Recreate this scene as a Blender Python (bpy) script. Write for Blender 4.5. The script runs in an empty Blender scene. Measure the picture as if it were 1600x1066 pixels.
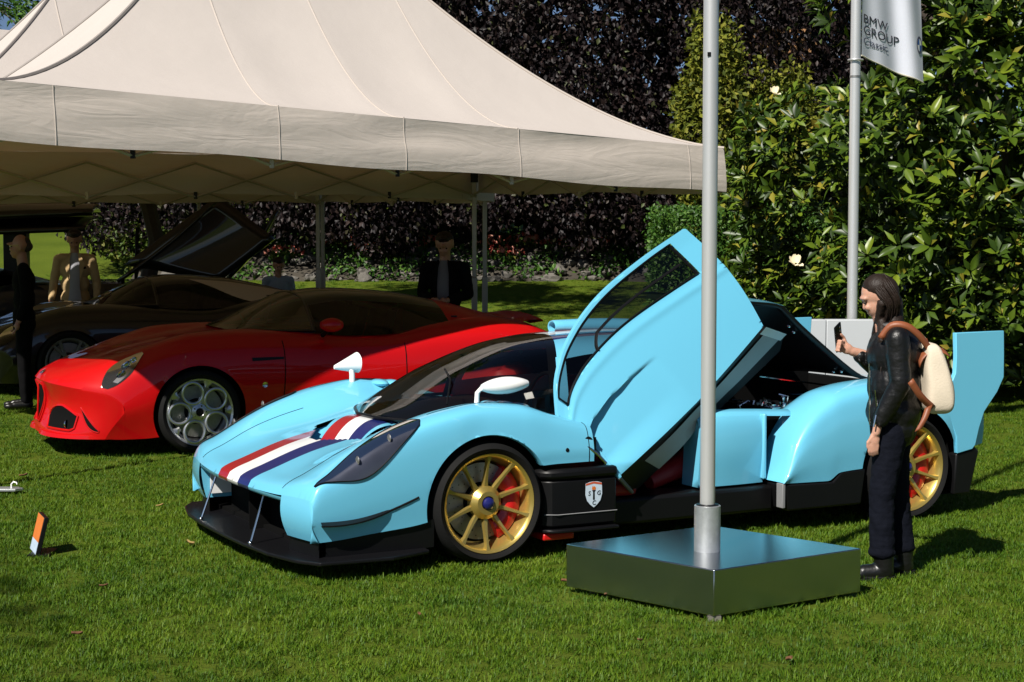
import bpy, bmesh, math, random
import numpy as np
from mathutils import Vector, Matrix
rnd = random.Random(7)
nrs = np.random.RandomState(11)
scene = bpy.context.scene
COL = scene.collection
R = math.radians

# ---------------------------------------------------------------- camera, sky, sun, exposure
cam_d = bpy.data.cameras.new('camera')
cam = bpy.data.objects.new('camera', cam_d); COL.objects.link(cam)
cam_d.sensor_width = 36.0
cam_d.lens = 36.0 * 2600.0 / 1600.0
cam_d.clip_end = 600.0
cam.location = (0, 0, 1.7)
cam.rotation_euler = (R(90) - math.atan((533 - 365) / 2600.0), 0, 0)
scene.camera = cam
SUN_AZ = (-0.53, -0.85)          # horizontal direction towards the sun
SUN_EL = R(45)
world = bpy.data.worlds.new('World'); scene.world = world
world.use_nodes = True
wn = world.node_tree.nodes; wl = world.node_tree.links
wn.clear()
sky = wn.new('ShaderNodeTexSky'); sky.sky_type = 'NISHITA'; sky.sun_disc = False
sky.sun_elevation = SUN_EL
sky.sun_rotation = math.atan2(SUN_AZ[0], SUN_AZ[1])
sky.air_density = 0.45; sky.dust_density = 0.2; sky.ozone_density = 1.0
bg = wn.new('ShaderNodeBackground'); bg.inputs['Strength'].default_value = 0.05
wo = wn.new('ShaderNodeOutputWorld')
wl.new(sky.outputs[0], bg.inputs['Color']); wl.new(bg.outputs[0], wo.inputs['Surface'])
sd = bpy.data.lights.new('sun', 'SUN'); sd.energy = 5.0; sd.angle = R(0.55); sd.color = (1.0, 0.95, 0.87)
sun = bpy.data.objects.new('sun', sd); COL.objects.link(sun)
_h = math.hypot(*SUN_AZ)
tos = Vector((SUN_AZ[0] / _h * math.cos(SUN_EL), SUN_AZ[1] / _h * math.cos(SUN_EL), math.sin(SUN_EL)))
sun.rotation_euler = tos.to_track_quat('Z', 'Y').to_euler()
sun.location = (-6, -4, 12)
scene.view_settings.view_transform = 'Standard'
scene.view_settings.look = 'None'
scene.view_settings.exposure = 0.5
scene.view_settings.gamma = 1.0
scene.render.engine = 'CYCLES'
scene.cycles.max_bounces = 8
scene.cycles.diffuse_bounces = 2
scene.cycles.transparent_max_bounces = 16
scene.cycles.sample_clamp_indirect = 4.0

# ---------------------------------------------------------------- helpers
GZ = -0.03                        # soil level; the grass tips stand at about z = 0

def tag(o, label=None, cat=None, group=None, kind=None):
    if label: o['label'] = label
    if cat: o['category'] = cat
    if group: o['group'] = group
    if kind: o['kind'] = kind
    return o

def thing(name, label, cat, loc=(0, 0, 0), rz=0.0, group=None):
    o = bpy.data.objects.new(name, None); COL.objects.link(o)
    o.empty_display_size = 0.1
    o.location = loc; o.rotation_euler = (0, 0, rz)
    return tag(o, label, cat, group)

def link_mesh(name, me, mat, parent=None, smooth=True, sharp=40):
    o = bpy.data.objects.new(name, me); COL.objects.link(o)
    if mat is not None and len(me.materials) == 0:
        for m in (mat if isinstance(mat, (list, tuple)) else [mat]): me.materials.append(m)
    if smooth:
        me.polygons.foreach_set('use_smooth', np.ones(len(me.polygons), dtype=bool))
        if sharp: me.set_sharp_from_angle(angle=R(sharp))
    if parent is not None: o.parent = parent
    return o

def frame(d):
    d = Vector(d).normalized()
    up = Vector((0, 0, 1)) if abs(d.z) < 0.95 else Vector((1, 0, 0))
    a = d.cross(up).normalized(); b = a.cross(d).normalized()
    return a, b, d

class MB:
    def __init__(s): s.v = []; s.f = []; s.m = []
    def add(s, vs, fs, mi=0):
        n = len(s.v); s.v += [tuple(map(float, p)) for p in vs]
        s.f += [tuple(i + n for i in f) for f in fs]; s.m += [mi] * len(fs)
        return s
    def box(s, lo, hi, mi=0, mat=None):
        x0, y0, z0 = lo; x1, y1, z1 = hi
        vs = [(x0,y0,z0),(x1,y0,z0),(x1,y1,z0),(x0,y1,z0),(x0,y0,z1),(x1,y0,z1),(x1,y1,z1),(x0,y1,z1)]
        if mat is not None: vs = [mat @ Vector(p) for p in vs]
        return s.add(vs, [(0,3,2,1),(4,5,6,7),(0,1,5,4),(1,2,6,5),(2,3,7,6),(3,0,4,7)], mi)
    def tube(s, pts, r, n=8, cap=True, mi=0, closed=False, sq=1.0):
        pts = [Vector(p) for p in pts]; k = len(pts)
        rs = r if isinstance(r, (list, tuple)) else [r] * k
        vs = []; pa = None
        for i, p in enumerate(pts):
            if closed: d = pts[(i+1) % k] - pts[i-1]
            else: d = pts[min(i+1, k-1)] - pts[max(i-1, 0)]
            a, b, d = frame(d)
            if pa is not None:
                a = (pa - d * pa.dot(d)).normalized(); b = a.cross(d).normalized()
            pa = a
            for j in range(n):
                t = 2 * math.pi * j / n
                vs.append(p + a * math.cos(t) * rs[i] + b * math.sin(t) * rs[i] * sq)
        fs = []
        for i in range(k if closed else k - 1):
            i2 = (i + 1) % k
            for j in range(n):
                fs.append((i*n+j, i*n+(j+1) % n, i2*n+(j+1) % n, i2*n+j))
        if cap and not closed:
            fs.append(tuple(range(n-1, -1, -1))); fs.append(tuple((k-1)*n+j for j in range(n)))
        return s.add(vs, fs, mi)
    def lathe(s, prof, n=32, axis='z', c=(0, 0, 0), mi=0, closed=False):
        vs = []; k = len(prof)
        for r, h in prof:
            for j in range(n):
                t = 2 * math.pi * j / n
                a, b = r * math.cos(t), r * math.sin(t)
                p = {'z': (a, b, h), 'y': (a, h, b), 'x': (h, a, b)}[axis]
                vs.append((p[0]+c[0], p[1]+c[1], p[2]+c[2]))
        fs = [(i*n+j, i*n+(j+1) % n, (i+1)*n+(j+1) % n, (i+1)*n+j) for i in range(k-1) for j in range(n)]
        if closed: fs += [((k-1)*n+j, (k-1)*n+(j+1) % n, (j+1) % n, j) for j in range(n)]
        return s.add(vs, fs, mi)
    def prism(s, poly, to3, d, mi=0):
        """poly: list of 2-D points, to3: maps (a,b,h) to a point, extruded h from d[0] to d[1]"""
        n = len(poly)
        vs = [to3(a, b, d[0]) for a, b in poly] + [to3(a, b, d[1]) for a, b in poly]
        fs = [tuple(range(n-1, -1, -1)), tuple(range(n, 2*n))] + [(i, (i+1) % n, n+(i+1) % n, n+i) for i in range(n)]
        return s.add(vs, fs, mi)
    def grid(s, g, mi=0, mask=None, flip=False):
        nu, nv = len(g), len(g[0])
        fs = []
        for i in range(nu-1):
            for j in range(nv-1):
                if mask is not None and not mask(i, j): continue
                q = (i*nv+j, (i+1)*nv+j, (i+1)*nv+j+1, i*nv+j+1)
                fs.append(q[::-1] if flip else q)
        return s.add([p for row in g for p in row], fs, mi)
    def ball(s, c, r, nu=12, nv=8, mi=0, M=None):
        rx, ry, rz = r if isinstance(r, (list, tuple)) else (r, r, r)
        vs = []
        for i in range(nv + 1):
            ph = math.pi * i / nv
            for j in range(nu):
                t = 2*math.pi*j/nu
                p = Vector((rx*math.sin(ph)*math.cos(t), ry*math.sin(ph)*math.sin(t), rz*math.cos(ph)))
                if M is not None: p = M @ p
                vs.append(p + Vector(c))
        fs = [(i*nu+j, (i+1)*nu+j, (i+1)*nu+(j+1) % nu, i*nu+(j+1) % nu) for i in range(nv) for j in range(nu)]
        return s.add(vs, fs, mi)
    def mirror(s):
        n = len(s.v)
        s.v += [(x, -y, z) for x, y, z in s.v]
        k = len(s.f)
        s.f += [tuple(i + n for i in f)[::-1] for f in s.f]; s.m += s.m[:k]
        return s
    def flipped(s):
        q = MB(); q.v = [(x, -y, z) for x, y, z in s.v]; q.f = [f[::-1] for f in s.f]; q.m = list(s.m); return q
    def mesh(s, name, clean=0.0):
        me = bpy.data.meshes.new(name)
        me.from_pydata(s.v, [], s.f)
        if any(s.m): me.polygons.foreach_set('material_index', s.m)
        if clean >= 0:
            bm = bmesh.new(); bm.from_mesh(me)
            bmesh.ops.remove_doubles(bm, verts=bm.verts, dist=max(clean, 1e-5))
            loose = [v for v in bm.verts if not v.link_faces]
            if loose: bmesh.ops.delete(bm, geom=loose, context='VERTS')
            bmesh.ops.recalc_face_normals(bm, faces=bm.faces)
            bm.to_mesh(me); bm.free()
        return me
    def build(s, name, mat, parent=None, smooth=True, sharp=40, bevel=0, clean=0.0):
        o = link_mesh(name, s.mesh(name, clean), mat, parent, smooth, sharp)
        if bevel:
            m = o.modifiers.new('bevel', 'BEVEL'); m.width = bevel; m.segments = 2; m.limit_method = 'ANGLE'; m.angle_limit = R(40)
        return o

def pchip(xs, ys, q):
    xs = np.asarray(xs, float); ys = np.asarray(ys, float); q = np.asarray(q, float)
    if len(xs) == 1: return np.full_like(q, ys[0])
    h = np.diff(xs); d = np.diff(ys) / h
    m = np.zeros_like(xs)
    for i in range(1, len(xs) - 1):
        if d[i-1] * d[i] > 0:
            w1 = 2*h[i] + h[i-1]; w2 = h[i] + 2*h[i-1]
            m[i] = (w1 + w2) / (w1 / d[i-1] + w2 / d[i])
    m[0] = d[0]; m[-1] = d[-1]
    q = np.clip(q, xs[0], xs[-1])
    k = np.clip(np.searchsorted(xs, q) - 1, 0, len(xs) - 2)
    t = (q - xs[k]) / h[k]
    return ((2*t**3-3*t**2+1)*ys[k] + (t**3-2*t**2+t)*h[k]*m[k] + (-2*t**3+3*t**2)*ys[k+1] + (t**3-t**2)*h[k]*m[k+1])

def crom(P, n):
    """Catmull-Rom through points P (k x d), n samples per span"""
    P = np.asarray(P, float); k = len(P)
    Q = np.vstack([2*P[0]-P[1], P, 2*P[-1]-P[-2]])
    out = []
    for i in range(k-1):
        p0, p1, p2, p3 = Q[i], Q[i+1], Q[i+2], Q[i+3]
        for t in np.linspace(0, 1, n, endpoint=False):
            out.append(0.5*((2*p1)+(-p0+p2)*t+(2*p0-5*p1+4*p2-p3)*t*t+(-p0+3*p1-3*p2+p3)*t**3))
    out.append(P[-1]); return np.array(out)

def loft(st, us, nper):
    """st: list of (u, [(w,z),...]); returns grid[nu][nv] of (u,w,z)"""
    su = [s[0] for s in st]; k = len(st[0][1])
    W = np.array([[pchip(su, [s[1][i][c] for s in st], us) for i in range(k)] for c in (0, 1)])  # 2,k,nu
    g = []
    for a, u in enumerate(us):
        sec = crom(np.stack([W[0, :, a], W[1, :, a]], 1), nper)
        g.append([(u, w, z) for w, z in sec])
    return g

def cut_circle(mb, uc, zc, r, wmin):
    """cut a wheel arch out of the faces of mb beyond |w| > wmin, leaving a clean round edge"""
    ins = [abs(v[1]) > wmin and (v[0]-uc)**2 + (v[2]-zc)**2 < r*r for v in mb.v]
    keepf, keepm = [], []
    for f, m in zip(mb.f, mb.m):
        if all(ins[i] for i in f): continue
        keepf.append(f); keepm.append(m)
    mb.f, mb.m = keepf, keepm
    used = set(i for f in keepf for i in f)
    for i in used:
        if ins[i]:
            x, y, z = mb.v[i]; dx, dz = x-uc, z-zc; l = math.hypot(dx, dz) or 1e-6
            mb.v[i] = (uc+dx/l*r, y, zc+dz/l*r)
    return mb

# ---------------------------------------------------------------- materials
def nmat(name):
    m = bpy.data.materials.new(name); m.use_nodes = True
    nt = m.node_tree; b = nt.nodes['Principled BSDF']
    return m, nt, b

def N(nt, t, **kw):
    n = nt.nodes.new(t)
    for k, v in kw.items():
        if k in n.inputs: n.inputs[k].default_value = v
        else: setattr(n, k, v)
    return n

def pmat(name, col, rough=0.5, metal=0.0, coat=0.0, spec=None, var=0.0, vscale=8.0, bump=0.0, bscale=60.0, coatr=0.03, aniso=None):
    m, nt, b = nmat(name)
    b.inputs['Base Color'].default_value = (*col, 1); b.inputs['Roughness'].default_value = rough
    b.inputs['Metallic'].default_value = metal; b.inputs['Coat Weight'].default_value = coat
    b.inputs['Coat Roughness'].default_value = coatr
    if spec is not None: b.inputs['Specular IOR Level'].default_value = spec
    if var or bump:
        tc = N(nt, 'ShaderNodeTexCoord')
    if var:
        no = N(nt, 'ShaderNodeTexNoise', Scale=vscale, Detail=6.0, Roughness=0.6)
        nt.links.new(tc.outputs['Object'], no.inputs['Vector'])
        mx = N(nt, 'ShaderNodeMix', data_type='RGBA')
        mx.inputs[6].default_value = (*[c*(1-var) for c in col], 1)
        mx.inputs[7].default_value = (*[min(1, c*(1+var)) for c in col], 1)
        nt.links.new(no.outputs['Fac'], mx.inputs[0]); nt.links.new(mx.outputs[2], b.inputs['Base Color'])
    if bump:
        n2 = N(nt, 'ShaderNodeTexNoise', Scale=bscale, Detail=4.0)
        nt.links.new(tc.outputs['Object'], n2.inputs['Vector'])
        bp = N(nt, 'ShaderNodeBump', Strength=bump, Distance=0.01)
        nt.links.new(n2.outputs['Fac'], bp.inputs['Height']); nt.links.new(bp.outputs['Normal'], b.inputs['Normal'])
    return m

def glassmat(name, tint=(0.5, 0.5, 0.5), rough=0.02, ior=1.5):
    m = bpy.data.materials.new(name); m.use_nodes = True
    nt = m.node_tree; nt.nodes.clear()
    out = N(nt, 'ShaderNodeOutputMaterial')
    tr = N(nt, 'ShaderNodeBsdfTransparent'); tr.inputs[0].default_value = (*tint, 1)
    gl = N(nt, 'ShaderNodeBsdfGlossy', Roughness=rough); gl.inputs[0].default_value = (1, 1, 1, 1)
    fr = N(nt, 'ShaderNodeFresnel', IOR=ior)
    mx = N(nt, 'ShaderNodeMixShader')
    nt.links.new(fr.outputs[0], mx.inputs[0]); nt.links.new(tr.outputs[0], mx.inputs[1]); nt.links.new(gl.outputs[0], mx.inputs[2])
    nt.links.new(mx.outputs[0], out.inputs[0])
    return m

def leafmat(name, cols, rough=0.45, spec=0.4, trans=0.15):
    """foliage: colour varies from leaf to leaf"""
    m, nt, b = nmat(name)
    geo = N(nt, 'ShaderNodeNewGeometry')
    ramp = N(nt, 'ShaderNodeValToRGB')
    el = ramp.color_ramp.elements
    while len(el) < len(cols): el.new(0.5)
    for i, (p, c) in enumerate(cols):
        el[i].position = p; el[i].color = (*c, 1)
    nt.links.new(geo.outputs['Random Per Island'], ramp.inputs[0])
    nt.links.new(ramp.outputs[0], b.inputs['Base Color'])
    b.inputs['Roughness'].default_value = rough
    b.inputs['Specular IOR Level'].default_value = spec
    if trans:
        out = [n for n in nt.nodes if n.type == 'OUTPUT_MATERIAL'][0]
        tr = N(nt, 'ShaderNodeBsdfTranslucent'); nt.links.new(ramp.outputs[0], tr.inputs[0])
        mx = N(nt, 'ShaderNodeMixShader'); mx.inputs[0].default_value = trans
        nt.links.new(b.outputs[0], mx.inputs[1]); nt.links.new(tr.outputs[0], mx.inputs[2])
        nt.links.new(mx.outputs[0], out.inputs[0])
    return m

M = {}
M['black'] = pmat('black_satin', (0.004, 0.004, 0.0045), 0.42, coat=0.0, spec=0.25, var=0.2)
M['blackmatte'] = pmat('black_matte', (0.003, 0.003, 0.003), 0.8, spec=0.1)
M['carbon'] = pmat('dark_composite', (0.005, 0.005, 0.006), 0.38, coat=0.05, spec=0.25, bump=0.05, bscale=250)
M['rubber'] = pmat('rubber', (0.006, 0.006, 0.006), 0.8, spec=0.2, var=0.25, vscale=30, bump=0.15, bscale=120)
M['gold'] = pmat('gold_paint', (0.56, 0.41, 0.11), 0.3, metal=0.75, coat=0.25, var=0.06)
M['silver'] = pmat('wheel_silver', (0.55, 0.56, 0.57), 0.28, metal=0.85, coat=0.2)
M['chrome'] = pmat('chrome', (0.8, 0.8, 0.8), 0.12, metal=1.0)
M['steel'] = pmat('cast_steel', (0.35, 0.34, 0.32), 0.4, metal=0.9, var=0.3, vscale=40)
M['caliper'] = pmat('red_caliper', (0.55, 0.012, 0.012), 0.3, coat=0.4)
M['white'] = pmat('white_paint', (0.8, 0.8, 0.79), 0.3, coat=0.4)
M['capblue'] = pmat('cap_blue', (0.01, 0.012, 0.11), 0.3, coat=0.5)
M['glass'] = glassmat('dark_glass', (0.30, 0.31, 0.33))
M['screen'] = glassmat('coated_screen', (0.5, 0.5, 0.48), ior=2.0)
M['glassclear'] = glassmat('clear_glass', (0.62, 0.62, 0.6))
M['lampglass'] = glassmat('lamp_cover', (0.72, 0.72, 0.74), ior=1.45)
M['grey'] = pmat('grey_trim', (0.2, 0.2, 0.205), 0.5, var=0.1, bump=0.08, bscale=300)
M['seat'] = pmat('red_leather', (0.32, 0.012, 0.014), 0.5, bump=0.1, bscale=80)
M['dark'] = pmat('dark_interior', (0.007, 0.007, 0.008), 0.6, spec=0.25, var=0.3)
# ================================================================ ground and lawn
def gz(x, y):
    """height of the soil: level lawn in front, a bank rising behind the tents"""
    t = max(0.0, y - 21.0)
    z = 0.092 * t * min(1.0, t / 3.0)
    if t > 40: z = 0.092*40 + 0.03*(t-40)
    return GZ + z + 0.008*math.sin(x*1.7+0.6)*math.sin(y*1.3) * (1 if y > 10 else 0.6)

m, nt, b = nmat('lawn_soil')
tc = N(nt, 'ShaderNodeTexCoord')
n1 = N(nt, 'ShaderNodeTexNoise', Scale=0.6, Detail=5.0); n2 = N(nt, 'ShaderNodeTexNoise', Scale=35.0, Detail=6.0, Roughness=0.7)
nt.links.new(tc.outputs['Object'], n1.inputs['Vector']); nt.links.new(tc.outputs['Object'], n2.inputs['Vector'])
r1 = N(nt, 'ShaderNodeValToRGB'); r1.color_ramp.elements[0].color = (0.045, 0.075, 0.005, 1); r1.color_ramp.elements[1].color = (0.13, 0.17, 0.016, 1)
r1.color_ramp.elements[0].position = 0.3; r1.color_ramp.elements[1].position = 0.72
mx = N(nt, 'ShaderNodeMix', data_type='FLOAT'); mx.inputs[0].default_value = 0.6
nt.links.new(n1.outputs['Fac'], mx.inputs[2]); nt.links.new(n2.outputs['Fac'], mx.inputs[3])
nt.links.new(mx.outputs[0], r1.inputs[0]); nt.links.new(r1.outputs[0], b.inputs['Base Color'])
b.inputs['Roughness'].default_value = 0.9; b.inputs['Specular IOR Level'].default_value = 0.1
bp = N(nt, 'ShaderNodeBump', Strength=0.9, Distance=0.03); nt.links.new(n2.outputs['Fac'], bp.inputs['Height']); nt.links.new(bp.outputs['Normal'], b.inputs['Normal'])
M['soil'] = m
xs = np.concatenate([np.linspace(-150, -14, 18), np.linspace(-12, 12, 49), np.linspace(14, 150, 18)])
ys = np.concatenate([np.linspace(-60, 2, 12), np.linspace(3, 30, 55), np.linspace(32, 70, 24), np.linspace(75, 250, 16)])
mb = MB(); mb.grid([[(x, y, gz(x, y)) for y in ys] for x in xs])
ground = mb.build('ground', M['soil'], clean=-1, sharp=0); tag(ground, 'green mown lawn rising to a bank behind the tents', kind='structure')

# short blades: tufts scattered with geometry nodes
def grass_mat():
    m, nt, b = nmat('grass_blades')
    oi = N(nt, 'ShaderNodeObjectInfo'); geo = N(nt, 'ShaderNodeNewGeometry')
    no = N(nt, 'ShaderNodeTexNoise', Scale=0.55, Detail=4.0, Roughness=0.6)
    nf = N(nt, 'ShaderNodeTexNoise', Scale=5.0, Detail=3.0, Roughness=0.6)
    nt.links.new(geo.outputs['Position'], no.inputs['Vector']); nt.links.new(geo.outputs['Position'], nf.inputs['Vector'])
    mm = N(nt, 'ShaderNodeMath', operation='MULTIPLY_ADD'); mm.inputs[1].default_value = 0.6
    nt.links.new(no.outputs['Fac'], mm.inputs[0])
    m2 = N(nt, 'ShaderNodeMath', operation='MULTIPLY_ADD'); m2.inputs[1].default_value = 0.45
    nt.links.new(nf.outputs['Fac'], m2.inputs[0])
    m3 = N(nt, 'ShaderNodeMath', operation='MULTIPLY_ADD'); m3.inputs[1].default_value = 0.3; m3.inputs[2].default_value = -0.2
    nt.links.new(geo.outputs['Random Per Island'], m3.inputs[0])
    nt.links.new(m3.outputs[0], m2.inputs[2]); nt.links.new(m2.outputs[0], mm.inputs[2])
    rp = N(nt, 'ShaderNodeValToRGB'); e = rp.color_ramp.elements
    e.new(0.5); e.new(0.9)
    for i, (p, c) in enumerate([(0.2, (0.022, 0.066, 0.004)), (0.45, (0.066, 0.142, 0.006)), (0.68, (0.135, 0.205, 0.010)), (0.95, (0.26, 0.27, 0.05))]):
        e[i].position = p; e[i].color = (*c, 1)
    nt.links.new(mm.outputs[0], rp.inputs[0]); nt.links.new(rp.outputs[0], b.inputs['Base Color'])
    b.inputs['Roughness'].default_value = 0.55; b.inputs['Specular IOR Level'].default_value = 0.25
    out = [n for n in nt.nodes if n.type == 'OUTPUT_MATERIAL'][0]
    tr = N(nt, 'ShaderNodeBsdfTranslucent'); nt.links.new(rp.outputs[0], tr.inputs[0])
    mx = N(nt, 'ShaderNodeMixShader'); mx.inputs[0].default_value = 0.3
    nt.links.new(b.outputs[0], mx.inputs[1]); nt.links.new(tr.outputs[0], mx.inputs[2]); nt.links.new(mx.outputs[0], out.inputs[0])
    return m
M['grass'] = grass_mat()
tufts = []
for k in range(5):
    mb = MB()
    for i in range(34):
        a = rnd.uniform(0, 6.28); rr = 0.06*math.sqrt(rnd.random()); x, y = rr*math.cos(a), rr*math.sin(a)
        h = rnd.uniform(0.012, 0.028); ln = rnd.uniform(0.2, 1.4)*h; b2 = rnd.uniform(0, 6.28); w = rnd.uniform(0.0013, 0.0025)
        px, py = -math.sin(b2)*w, math.cos(b2)*w
        lx, ly = math.cos(b2)*ln, math.sin(b2)*ln
        mb.add([(x-px, y-py, 0), (x+px, y+py, 0), (x+lx*.4+px*.8, y+ly*.4+py*.8, h*.6), (x+lx*.4-px*.8, y+ly*.4-py*.8, h*.6), (x+lx, y+ly, h)],
               [(0, 1, 2, 3), (3, 2, 4)])
    me = mb.mesh('grass_tuft', -1); me.materials.append(M['grass'])
    tufts.append(bpy.data.objects.new('grass_tuft', me))
gcol = bpy.data.collections.new('grass_tufts')
for o in tufts: gcol.objects.link(o)
pts = []
Y = 5.4
while Y < 31:
    step = 0.35
    dens = 300 if Y < 9.5 else 300*(9.5/Y)**1.6
    hw = 0.325*Y + 0.7
    k = int(dens*2*hw*step)
    px = nrs.uniform(-hw, hw, k); py = nrs.uniform(Y, Y+step, k)
    pts += [(x, y, gz(x, y)-0.002) for x, y in zip(px, py)]
    Y += step
me = bpy.data.meshes.new('grass'); me.from_pydata(pts, [], [])
me.materials.append(M['grass'])
grass = bpy.data.objects.new('grass', me); COL.objects.link(grass)
tag(grass, 'short green mown grass covering the lawn', 'grass', kind='stuff')
ng = bpy.data.node_groups.new('grass_scatter', 'GeometryNodeTree')
ng.interface.new_socket('Geometry', in_out='INPUT', socket_type='NodeSocketGeometry')
ng.interface.new_socket('Geometry', in_out='OUTPUT', socket_type='NodeSocketGeometry')
gi = ng.nodes.new('NodeGroupInput'); go = ng.nodes.new('NodeGroupOutput')
ip = ng.nodes.new('GeometryNodeInstanceOnPoints'); ci = ng.nodes.new('GeometryNodeCollectionInfo')
ci.inputs['Collection'].default_value = gcol; ci.inputs['Separate Children'].default_value = True
ip.inputs['Pick Instance'].default_value = True
m2p = ng.nodes.new('GeometryNodeMeshToPoints')
rr = ng.nodes.new('FunctionNodeRandomValue'); rr.data_type = 'FLOAT_VECTOR'
rr.inputs[0].default_value = (-0.15, -0.15, 0); rr.inputs[1].default_value = (0.15, 0.15, 6.283)
rs = ng.nodes.new('FunctionNodeRandomValue'); rs.data_type = 'FLOAT'; rs.inputs[2].default_value = 0.75; rs.inputs[3].default_value = 1.3
ri = ng.nodes.new('FunctionNodeRandomValue'); ri.data_type = 'INT'; ri.inputs[4].default_value = 0; ri.inputs[5].default_value = 4
L = ng.links.new
L(gi.outputs[0], m2p.inputs[0]); L(m2p.outputs[0], ip.inputs['Points']); L(ci.outputs[0], ip.inputs['Instance'])
L(rr.outputs[0], ip.inputs['Rotation']); L(rs.outputs[1], ip.inputs['Scale']); L(ri.outputs[2], ip.inputs['Instance Index'])
L(ip.outputs[0], go.inputs[0])
gm = grass.modifiers.new('scatter', 'NODES'); gm.node_group = ng

# ================================================================ leaves
def leaf_mesh(name, P, D, Nn, ln, wd, fold=0.25, curl=0.12):
    """numpy leaf cloud: base P, direction D, face normal Nn, length, width -> 6-vertex folded leaves"""
    P, D, Nn = (np.asarray(a, float) for a in (P, D, Nn)); n = len(P)
    D = D/np.linalg.norm(D, axis=1, keepdims=True)
    S = np.cross(D, Nn); S /= np.linalg.norm(S, axis=1, keepdims=True) + 1e-9
    U = np.cross(S, D)
    ln = np.broadcast_to(np.asarray(ln, float), (n,))[:, None]; wd = np.broadcast_to(np.asarray(wd, float), (n,))[:, None]
    V = np.empty((n, 5, 3))
    V[:, 0] = P
    V[:, 1] = P + D*ln*0.52 - S*wd*0.5 + U*wd*fold
    V[:, 2] = P + D*ln - U*ln*curl
    V[:, 3] = P + D*ln*0.52 + S*wd*0.5 + U*wd*fold
    V[:, 4] = P + D*ln*0.5
    base = (np.arange(n)*5)[:, None]
    T = np.concatenate([base + np.array([[0, 4, 1]]), base + np.array([[1, 4, 2]]), base + np.array([[0, 3, 4]]), base + np.array([[3, 2, 4]])], axis=1).reshape(-1, 3)
    me = bpy.data.meshes.new(name)
    me.vertices.add(n*5); me.vertices.foreach_set('co', V.reshape(-1))
    me.loops.add(len(T)*3); me.loops.foreach_set('vertex_index', T.reshape(-1).astype(np.int32))
    me.polygons.add(len(T)); me.polygons.foreach_set('loop_start', (np.arange(len(T))*3).astype(np.int32))
    me.update(calc_edges=True)
    return me

def unit(n): 
    v = nrs.normal(size=(n, 3)); return v/np.linalg.norm(v, axis=1, keepdims=True)

M['bark'] = pmat('bark', (0.07, 0.055, 0.042), 0.9, var=0.4, vscale=12, bump=0.6, bscale=30)
M['magnolia'] = leafmat('magnolia_leaf', [(0.0, (0.012, 0.028, 0.003)), (0.5, (0.034, 0.068, 0.005)), (0.90, (0.11, 0.165, 0.011)), (1.0, (0.24, 0.18, 0.025))], rough=0.40, spec=0.32, trans=0.08)
M['beech'] = leafmat('copper_beech_leaf', [(0.0, (0.005, 0.003, 0.004)), (0.65, (0.010, 0.006, 0.0065)), (0.95, (0.032, 0.020, 0.018)), (1.0, (0.05, 0.07, 0.016))], rough=0.5, spec=0.2, trans=0.04)
M['hedge'] = leafmat('hedge_leaf', [(0.0, (0.02, 0.06, 0.008)), (0.6, (0.045, 0.115, 0.014)), (1.0, (0.09, 0.17, 0.02))], rough=0.5, spec=0.3)
M['shrub'] = leafmat('shrub_leaf', [(0.0, (0.04, 0.075, 0.01)), (0.6, (0.09, 0.14, 0.02)), (1.0, (0.2, 0.2, 0.04))], rough=0.55, spec=0.3, trans=0.25)
M['conifer'] = leafmat('golden_conifer', [(0.0, (0.05, 0.07, 0.008)), (0.6, (0.13, 0.15, 0.015)), (1.0, (0.24, 0.23, 0.03))], rough=0.6, spec=0.2, trans=0.2)
M['flower_red'] = leafmat('red_petals', [(0.0, (0.45, 0.04, 0.03)), (0.5, (0.6, 0.16, 0.11)), (1.0, (0.75, 0.42, 0.32))], rough=0.6, spec=0.2, trans=0.2)

def limb(mb, p0, p1, r0, r1, seg=5, wob=0.08):
    p0, p1 = Vector(p0), Vector(p1); l = (p1-p0).length
    pts = [p0.lerp(p1, i/seg) + Vector((rnd.uniform(-1, 1), rnd.uniform(-1, 1), rnd.uniform(-.4, .4)))*wob*l*(0 if i in (0,) else 1)*0.5 for i in range(seg+1)]
    mb.tube(pts, [r0+(r1-r0)*i/seg for i in range(seg+1)], 8)
    return pts

# ---- magnolia: rosettes of large glossy leaves on lobes, the largest 300 leaves singly
mag = thing('magnolia_tree', 'large evergreen magnolia with glossy rosettes of leaves behind the standing woman', 'tree', (6.4, 19.6, gz(6.4, 19.6)))
tr = MB()
limb(tr, (0, 0, -.1), (-0.2, 0, 3.2), .22, .14); limb(tr, (0, 0, 1.6), (-2.4, -1.6, 4.4), .12, .05); limb(tr, (0, 0, 1.2), (1.9, -2.0, 3.6), .12, .05)
limb(tr, (0, 0, 2.4), (.4, .5, 7.2), .13, .04); limb(tr, (-.1, 0, 1.0), (-1.4, -2.6, 2.6), .09, .03); limb(tr, (-.1, 0, 2.6), (-2.8, .4, 6.0), .09, .03)
tr.build('trunk', M['bark'], mag)
lobes = []
for i in range(450):
    z = rnd.uniform(0.2, 7.6); a = rnd.uniform(math.pi*0.93, math.pi*1.72)
    prof = 3.9*math.sin(math.pi*min(0.97, (z+2.6)/12.5))**0.7
    rr0 = prof*rnd.uniform(0.80, 1.02)
    lx_, ly_, lr_ = rr0*math.cos(a)*1.12, rr0*math.sin(a)*0.95, rnd.uniform(0.38, 0.72)
    lim_ = .131*(19.6+ly_)+max(0, z-2.9)*.62
    if 6.4+lx_-.75*lr_ < lim_: continue
    lobes.append((lx_, ly_, z, lr_))
ros = []
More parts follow.
